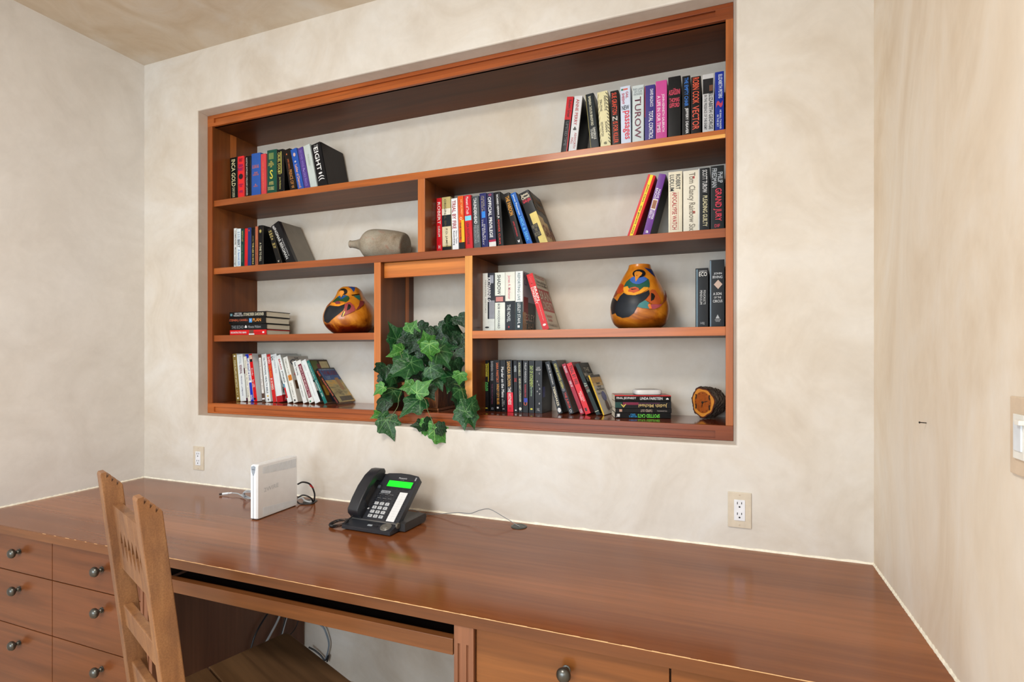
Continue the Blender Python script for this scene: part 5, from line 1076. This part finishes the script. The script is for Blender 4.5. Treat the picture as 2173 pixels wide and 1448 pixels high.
# ------------------------------------------------------------------ telephone
ph = thing('desk_telephone', (-1.274, -.308, ZT), (0, 0, math.radians(-2)), label='black office telephone with lit green display standing on the worktop', cat='telephone')
bp = plain((40, 43, 50), .38, var=.04); bp2 = plain((30, 32, 38), .42, var=.04)
PW = .2075
m = MB()                                             # low front base with sloped top
m.prism([(0, .004), (0, .013), (.004, .0155), (.050, .030), (.060, .034), (.060, .004)], 0, PW, 'yz')
m.build('front_base', bp, ph)
for x in (.02, PW - .02): MB().box(x - .008, x + .008, .012, .024, 0, .0045).build('rubber_foot', plain((20, 20, 22), .7), ph)
m = MB(); m.prism([(.055, .004), (.055, .030), (.066, .034), (.186, .034), (.193, .028), (.195, .020), (.190, .010), (.182, .004)], .010, PW + .024, 'yz'); m.build('rear_stand', plain((50, 50, 52), .45), ph)
for x in (.03, PW): MB().box(x - .01, x + .01, .16, .175, 0, .0045).build('rubber_foot', plain((20, 20, 22), .7), ph)
INC = math.radians(42.5); PL = .2035; TH = .020
hy_, hz_ = .046, .0295
MP = Matrix.Translation((0, hy_, hz_)) @ Matrix.Rotation(INC, 4, 'X')     # panel frame: x right, y up the slope, z out of the face
def PB(m): m.M = MP; return m
m = PB(MB()); ptsP = [(0, 0), (PW, 0), (PW, PL - .012), (PW - .010, PL - .002), (PW * .75, PL + .004), (PW * .55, PL + .005), (.062, PL), (.055, PL - .004), (.0, PL - .006)]
m.prism(ptsP, -TH, 0, 'xy'); m.build('panel', bp, ph)
m = PB(MB()); m.box(-.0005, PW + .0005, -.003, .0012, -.004, .0022); m.build('silver_trim', plain((130, 132, 134), .3, .7), ph)
m = MB(); m.lathe([(.0105, 0), (.0105, .005), (.009, .0065), (0, .0065)], 24, Matrix.Translation((PW - .001, hy_ - .002, hz_ - .004)) @ Matrix.Rotation(math.pi / 2, 4, 'Y')); m.build('hinge_cap', plain((126, 122, 112), .3, .6), ph, smooth=True)
# display
dx0, dx1, dy0, dy1 = .082, .189, .146, .172
m = PB(MB()); m.box(dx0 - .004, dx1 + .006, dy0 - .004, dy1 + .005, 0, .0014, .0004); m.build('display_bezel', bp2, ph)
m = PB(MB()); m.box(dx0, dx1, dy0, dy1, .0013, .0018); m.build('display', plain((20, 214, 40), .25, emit=.7, var=.02), ph)
text(ph, 'Panasonic', MP @ Vector((.118, .1835, .0009)), MP.to_3x3() @ Vector((1, 0, 0)), MP.to_3x3() @ Vector((0, 1, 0)), .036, .0065, ink((190, 192, 196)), name='maker_lettering')
text(ph, 'KX-T7630', MP @ Vector((.128, .1775, .0009)), MP.to_3x3() @ Vector((1, 0, 0)), MP.to_3x3() @ Vector((0, 1, 0)), .016, .003, ink((140, 142, 146)), name='maker_lettering')
m = PB(MB()); m.box(PW - .0185, PW - .013, .181, .195, 0, .0012); m.build('message_lamp', plain((150, 152, 158), .3), ph)
for k in range(4):
    m = PB(MB()); m.box(dx0 + .002 + k * .026, dx0 + .022 + k * .026, .1365, .1395, 0, .0016, .0005); m.build('soft_key', bp2, ph)
m = PB(MB()); m.box(.071, .112, .116, .127, 0, .0006); m.build('number_card', plain((150, 154, 160), .35), ph)
text(ph, '8 888 888', MP @ Vector((.074, .118, .0009)), MP.to_3x3() @ Vector((1, 0, 0)), MP.to_3x3() @ Vector((0, 1, 0)), .034, .006, ink((90, 92, 98)), name='card_lettering')
R3 = MP.to_3x3()
for r_ in range(2):
    for c_ in range(3):
        x, y = .077 + c_ * .0235 - r_ * .0, .103 - r_ * .0175
        mm = MP @ Matrix.Translation((x - .0, y, 0)); m = MB(); m.lathe([(.0052, 0), (.0050, .0016), (.003, .0024), (0, .0026)], 16, mm); m.build('function_key', bp2, ph, smooth=True)
        text(ph, ('FLASH', 'TRANSFER', 'PAUSE', 'REDIAL', 'HOLD', 'CONF')[r_ * 3 + c_], mm @ Vector((-.0075, .007, .0008)), R3 @ Vector((1, 0, 0)), R3 @ Vector((0, 1, 0)), .015, .0022, ink((150, 152, 156)), name='key_lettering', bold=.02)
keym = plain((186, 190, 194), .4)
dg_ = ['1', '2', '3', '4', '5', '6', '7', '8', '9', '*', '0', '#']; ab = ['', 'ABC', 'DEF', 'GHI', 'JKL', 'MNO', 'PQRS', 'TUV', 'WXYZ', '', 'OPER', '']
for k in range(12):
    r_, c_ = divmod(k, 3); x, y = .0705 + c_ * .0235, .0645 - r_ * .0175
    m = PB(MB()); m.box(x, x + .0175, y, y + .0115, 0, .0032, .001); kk = m.build('number_key', keym, ph)
    text(kk, dg_[k], MP @ Vector((x + .0055, y + .0025, .0036)), R3 @ Vector((1, 0, 0)), R3 @ Vector((0, 1, 0)), .0065, .0066, ink((70, 74, 82)), name='digit', keep=True)
    if ab[k]: text(ph, ab[k], MP @ Vector((x + .004, y + .0125, .0008)), R3 @ Vector((1, 0, 0)), R3 @ Vector((0, 1, 0)), .009, .0024, ink((150, 152, 156)), name='key_lettering', bold=.02)
m = PB(MB()); m.box(.1535, .187, .006, .1265, 0, .0007); m.build('line_card', plain((226, 228, 230), .35, var=.02), ph)
m = PB(MB())
for k in range(11): m.box(.1535, .187, .0165 + k * .0101, .0168 + k * .0101, .0007, .00085)
m.box(.1702, .1704, .006, .1265, .0007, .00085); m.build('card_rules', plain((176, 178, 182), .5), ph)
for k in range(12):
    for x in (.144, .1895):
        m = PB(MB()); m.box(x, x + .0055, .0085 + k * .0101, .0115 + k * .0101, 0, .0016, .0004); m.build('line_key', bp2, ph)
# front base controls
SL = math.atan2(.030 - .0155, .046)
MS = Matrix.Translation((0, .004, .0156)) @ Matrix.Rotation(SL, 4, 'X')
m = MB(); m.M = MS; m.box(.098, .117, .014, .022, 0, .0016, .0005); m.build('sp_phone_key', plain((160, 168, 176), .3), ph)
m = MB(); m.M = MS; m.box(.123, .142, .013, .021, 0, .0014, .0005); m.build('menu_key', bp2, ph)
for k in range(3):
    m = MB(); m.M = MS; m.box(.088 + k * .021, .104 + k * .021, .031, .034, 0, .0012); m.build('mode_key', bp2, ph)
m = MB(); m.lathe([(.0205, 0), (.0205, .0022), (.019, .0034), (.0125, .0026), (.0115, .0026), (.0105, .0036), (.006, .0042), (0, .0044)], 40, MS @ Matrix.Translation((.174, .020, 0))); m.build('navigation_dial', plain((132, 130, 124), .35, .5), ph, smooth=True)
# handset in its cradle on the left of the panel
m = PB(MB())
hx0, hx1 = .006, .052
side = [(.000, .002), (.000, .034), (.010, .046), (.05, .055), (.10, .060), (.15, .056), (.19, .042), (.207, .024), (.205, .012), (.198, .006), (.168, .006), (.158, .014), (.150, .030), (.10, .038), (.06, .034), (.056, .018), (.050, .006), (.036, .001)]
bm_ = bmesh.new()
vv_ = [bm_.verts.new((hx0, y, z)) for y, z in side]; f_ = bm_.faces.new(vv_)
ext = bmesh.ops.extrude_face_region(bm_, geom=[f_])
for g_ in ext['geom']:
    if isinstance(g_, bmesh.types.BMVert): g_.co.x = hx1
bmesh.ops.recalc_face_normals(bm_, faces=bm_.faces[:])
eds = [e for e in bm_.edges if abs(e.verts[0].co.x - e.verts[1].co.x) < 1e-6]
bmesh.ops.bevel(bm_, geom=eds, offset=.0035, segments=3, profile=.6, affect='EDGES')
m.bm(bm_); m.build('handset', plain((34, 37, 44), .34, var=.04), ph, smooth=True, angle=50)
m = PB(MB()); m.box(.002, .060, .052, .150, 0, .003, .001); m.build('speaker_plate', bp2, ph)
for k in range(7):
    m = PB(MB()); m.box(.0535, .0655, .058 + k * .0115, .063 + k * .0115, .0005, .0035); m.build('speaker_slat', bp2, ph)
m = PB(MB()); m.box(.052, .064, .130, .142, 0, .010, .002); m.build('cradle_hook', plain((70, 76, 84), .3), ph)
m = PB(MB()); m.prism([(.056, .040), (.062, .046), (.063, .040)], .004, .008, 'xy'); m.build('cradle_tab', plain((206, 208, 210), .4), ph)
# coiled handset cord
m = MB(); hs = MP @ Vector((.024, -.001, .018))
path = spline([hs, hs + Vector((-.012, -.014, -.012)), Vector((.0, .012, .016)), Vector((-.035, -.004, .008)), Vector((-.062, .012, .007)), Vector((-.058, .05, .010)), Vector((-.02, .072, .012)), Vector((.012, .075, .016))], 60)
hel = []
up = Vector((0, 0, 1)); tot = len(path)
for i, p in enumerate(path):
    if i in (0, tot - 1): hel.append(p); continue
    tg = (path[i + 1] - path[i - 1]).normalized(); a_ = tg.cross(up).normalized(); b_ = tg.cross(a_)
    R = .0048 if 60 < i < tot - 20 else .0018
    th_ = i * 2 * math.pi / 6.0
    hel.append(p + a_ * math.cos(th_) * R + b_ * math.sin(th_) * R)
for q in hel: q.z = max(q.z, .0022)
m.tube(hel, .0013, 5); m.build('handset_cord', blackc, ph, smooth=True)
# phone line cord
lc = thing('phone_line_cord', (-.85, -.03, ZT), label='thin grey cord arching from the telephone to the worktop grommet', cat='cable')
LO = Vector(lc.location)
def Lp(px, py, Y): q = atY(px, py, Y) - LO; q.z = max(q.z, .0016); return q
m = MB(); m.tube(spline([Lp(862, 1082, -.125), Lp(880, 1083, -.09), Lp(893, 1089, -.06), Lp(910, 1091.5, -.045), Lp(935, 1091, -.04), Lp(972, 1088.5, -.042), Lp(998, 1090, -.046), Lp(1016, 1084, -.045), Lp(1032, 1080.5, -.044), Lp(1045, 1083.5, -.046), Lp(1078, 1103, -.052), Lp(1104, 1121, -.056)], 8), .0014, 8)
m.build('cord', plain((120, 124, 126), .4), lc, smooth=True)

# ------------------------------------------------------------------ cables in the knee space
def under(name, label, pts, r, mat):
    t = thing(name, pts[0], label=label, cat='cable', group='cables hanging under the worktop'); T0 = Vector(pts[0])
    m = MB(); m.tube(spline([Vector(p) - T0 for p in pts], 8), r, 8); m.build('cord', mat, t, smooth=True)
def U(px, py, Y): return atY(px, py, Y)
def V(px, py, X=-1.708): r = ray(px, py); return CP + r * (X / r.x)
under('hanging_cable', 'thick grey cable slanting down behind the wooden seat', [V(604, 1280), V(590, 1316), V(575, 1345), V(560, 1372), V(540, 1410), V(500, 1460)], .0042, grey)
under('hanging_cable', 'black cable left of the thick grey one under the worktop', [V(585, 1280), V(562, 1312), V(543, 1345), V(533, 1376), V(526, 1410), V(515, 1450)], .0034, blackc)
under('hanging_cable', 'short black cable just right of the thick grey one', [V(608, 1290), V(604, 1318), V(600, 1340), V(590, 1370), V(575, 1400)], .0036, blackc)
under('hanging_cable', 'thin twisted grey cable beside the short black one', [V(614, 1295, -1.70), V(606, 1322, -1.70), V(600, 1344, -1.70), V(594, 1370, -1.70), V(584, 1400, -1.70)], .0018, grey)
under('hanging_cable', 'thin black cable curving near the wall corner', [V(634, 1300), V(632, 1320), V(625, 1337), V(612, 1352), V(600, 1370)], .0018, blackc)
under('hanging_cable', 'pale blue-grey cable looping on the pale wall', [U(655, 1312, -.03), U(672, 1322, -.02), U(686, 1332, -.018), U(694, 1350, -.016), U(698, 1368, -.014), U(695, 1386, -.014), U(690, 1402, -.014)], .0034, plain((120, 134, 148), .4))
under('hanging_cable', 'black cable loop low on the pale wall', [U(655, 1374, -.03), U(668, 1381, -.02), U(680, 1391, -.016), U(690, 1402, -.016), U(697, 1392, -.014), U(694, 1405, -.014)], .0036, blackc)

# ------------------------------------------------------------------ chair
m, nt, b = nodes('chair_wood'); v_ = mapped(nt, (10, 10, 2)); a = noise(nt, v_, 3, 4, .6, .5); c = noise(nt, mapped(nt, (1, 1, .8)), 330, 2, .6); e = noise(nt, mapped(nt), 5, 3)
c1 = ramp(nt, a, [(.3, lin((96, 60, 34))), (.5, lin((130, 88, 52))), (.7, lin((156, 112, 70)))])
c2 = ramp(nt, c, [(.42, (.62, .58, .52, 1)), (.58, (1.05, 1.05, 1.05, 1))])
nt.links.new(mixc(nt, .4, mixc(nt, .62, c1, c2, 'MULTIPLY'), ramp(nt, e, [(.35, lin((104, 72, 52))), (.65, lin((148, 98, 54)))])), b.inputs['Base Color'])
b.inputs['Roughness'].default_value = .5; b.inputs['Coat Weight'].default_value = .1; bump(nt, b, c, .15, .0006)
W_ch = m
W_seat = wood('chair_seat_wood', (74, 52, 34), (98, 72, 48), (116, 86, 58), axis=0, seed=30, fig=.5, rough=.4, coat=.2)
W_endg = plain((170, 112, 50), .5, var=.25, scale=80)
PHI = math.radians(68.2)                             # the way the chair faces, from +x
ch = thing('wooden_chair', (0, 0, 0), label='carved brown wooden chair with notched posts, pulled to the desk', cat='chair')
fm = Vector((math.cos(PHI), math.sin(PHI), 0)); fn = Vector((math.sin(PHI), -math.cos(PHI), 0))
nc = -.871
Oc = fm * (-1.18) + fn * nc
ch.location = (Oc.x, Oc.y, 0); ch.rotation_euler = (0, 0, PHI - math.pi / 2)   # local x = fn (right), local y = fm (forward)
def CL(mm_, nn_): return (nn_ - nc, mm_ + 1.18)
def backY(z): return (-1.4657 + (1.08 - z) * .113) + 1.18 if z > .42 else (-1.4657 + .66 * .113) + 1.18 - (.42 - z) * .02
def post(n0, n1):
    x0, x1 = n0 - nc, n1 - nc
    def by(z): return backY(z)
    D = .0455
    pts = [(by(0) + .0, 0), (by(.42), .42), (by(1.075), 1.072), (by(1.08) + .003, 1.0785), (by(1.08) + .0135, 1.080)]
    # saw-tooth top falling to the front
    s0, s1 = Vector((by(1.08) + .0135, 1.080)), Vector((by(1.045) + D - .003, 1.046))
    for k in range(3):
        a = s0.lerp(s1, (k + .02) / 3.0); b_ = s0.lerp(s1, (k + .22) / 3.0); c_ = s0.lerp(s1, (k + .80) / 3)
        pts += [(a.x, a.y), (b_.x - .002, b_.y - .0135), (c_.x, c_.y + .001)]
    pts += [(by(1.04) + D, 1.040), (by(.42) + D, .42), (by(0) + D, 0)]
    bm = bmesh.new(); vs = [bm.verts.new((x0, y, z)) for y, z in pts]; f = bm.faces.new(vs)
    g = bmesh.ops.extrude_face_region(bm, geom=[f])
    for q in g['geom']:
        if isinstance(q, bmesh.types.BMVert): q.co.x = x1
    bmesh.ops.recalc_face_normals(bm, faces=bm.faces[:])
    es = [e for e in bm.edges if e.calc_length() > .1]
    bmesh.ops.bevel(bm, geom=es, offset=.0022, segments=2, profile=.5, affect='EDGES')
    m = MB(); m.bm(bm); return m.build('back_post', W_ch, ch)
post(-1.0738, -1.0322); post(-.7055, -.668)
xa, xb = -1.0322 - nc, -.7055 - nc
def slat(name, z0, z1, inset, th, rough_top=False):
    m = MB()
    pts = []
    y0, y1 = backY(z0) + inset, backY(z1) + inset
    bm = bmesh.new()
    vs = [bm.verts.new((xa - .004, y, z)) for y, z in ((y0, z0), (y1, z1), (y1 + th, z1), (y0 + th, z0))]
    f = bm.faces.new(vs); g = bmesh.ops.extrude_face_region(bm, geom=[f])
    for q in g['geom']:
        if isinstance(q, bmesh.types.BMVert): q.co.x = xb + .004
    bmesh.ops.recalc_face_normals(bm, faces=bm.faces[:])
    bmesh.ops.bevel(bm, geom=[e for e in bm.edges if abs(e.verts[0].co.x - e.verts[1].co.x) > .1], offset=.003, segments=2, profile=.5, affect='EDGES')
    m.bm(bm); return m.build(name, W_ch, ch)
# pierced top panel: rows of tall triangular piercings, built from strips
def pierced():
    z0, z1, inset, th = .822, .992, .0175, .021
    xs0, xs1 = xa - .004, xb + .004
    zm0, zm1 = .858, .932
    def row(x, z, d): return (x, backY(z) + inset + d, z)
    m = MB()
    def slab(poly):
        n = len(poly); vs = [row(x, z, 0) for x, z in poly] + [row(x, z, th) for x, z in poly]
        m.add(vs, [list(range(n)), list(range(2 * n - 1, n - 1, -1))] + [[i, i + n, (i + 1) % n + n, (i + 1) % n] for i in range(n)])
    slab([(xs0, zm1), (xs0, z1), (xs1, z1), (xs1, zm1)])
    slab([(xs0, z0), (xs0, zm0), (xs1, zm0), (xs1, z0)])
    n = 7; c0 = xa + .030; step = (xb - xa - .060) / n; hw = step * .42; zc = (zm0 + zm1) / 2
    x = xs0; left = [(xs0, zm0), (xs0, zm1)]
    for k in range(n):                               # diamond-shaped piercings
        cx_ = c0 + step * (k + .5)
        slab(left + [(cx_, zm1), (cx_ - hw, zc), (cx_, zm0)])
        left = [(cx_, zm0), (cx_ + hw, zc), (cx_, zm1)]
    slab(left + [(xs1, zm1), (xs1, zm0)])
    return m.build('pierced_panel', W_ch, ch)
pierced()
slat('back_rail', .662, .722, .010, .022); slat('back_rail', .502, .564, .010, .022)
# seat planks
def sx(mm_): # half width as function of m
    t = (mm_ + 1.395) / .454; return .178 + .052 * t
def plank(m0, m1):
    y0, y1 = m0 + 1.18 + .001, m1 + 1.18 - .001
    pts = [(-sx(m0) , y0), (sx(m0), y0), (sx(m1), y1), (-sx(m1), y1)]
    if m0 < -1.35: pts = [(xa, y0), (xb, y0), (xb, y0 + .05), (sx(m0 + .05), y0 + .05), (sx(m1), y1), (-sx(m1), y1), (-sx(m0 + .05), y0 + .05), (xa, y0 + .05)]
    if m1 > -.95:
        c = .012; pts = [(-sx(m0), y0), (sx(m0), y0), (sx(m1), y1 - c), (sx(m1) - c * .7, y1 - c * .3), (sx(m1) - 2 * c, y1), (-sx(m1) + 2 * c, y1), (-sx(m1) + c * .7, y1 - c * .3), (-sx(m1), y1 - c)]
    bm = bmesh.new(); vs = [bm.verts.new((x, y, .425)) for x, y in pts]; f = bm.faces.new(vs)
    g = bmesh.ops.extrude_face_region(bm, geom=[f])
    for q in g['geom']:
        if isinstance(q, bmesh.types.BMVert): q.co.z = .45
    bmesh.ops.recalc_face_normals(bm, faces=bm.faces[:])
    bmesh.ops.bevel(bm, geom=[e for e in bm.edges if e.verts[0].co.z > .44 and e.verts[1].co.z > .44], offset=.003, segments=2, profile=.5, affect='EDGES')
    m = MB(); m.bm(bm); m.build('seat_plank', W_seat, ch)
plank(-1.395, -1.198); plank(-1.196, -.941)
for s_ in (-1, 1):
    m = MB(); m.box(s_ * .195 - .02, s_ * .195 + .02, .165, .205, 0, .4248, .003); m.build('front_leg', W_ch, ch)
m = MB(); m.box(-.18, .18, .172, .194, .365, .4245, .002); m.build('seat_rail', W_ch, ch)
for s_ in (-1, 1):
    m = MB(); m.box(s_ * .182 - .011, s_ * .182 + .011, -.19, .17, .365, .4245, .002); m.build('seat_rail', W_ch, ch)
    m = MB(); m.box(s_ * .188 - .009, s_ * .188 + .009, -.21, .17, .15, .18, .002); m.build('stretcher', W_ch, ch)
flush_text()
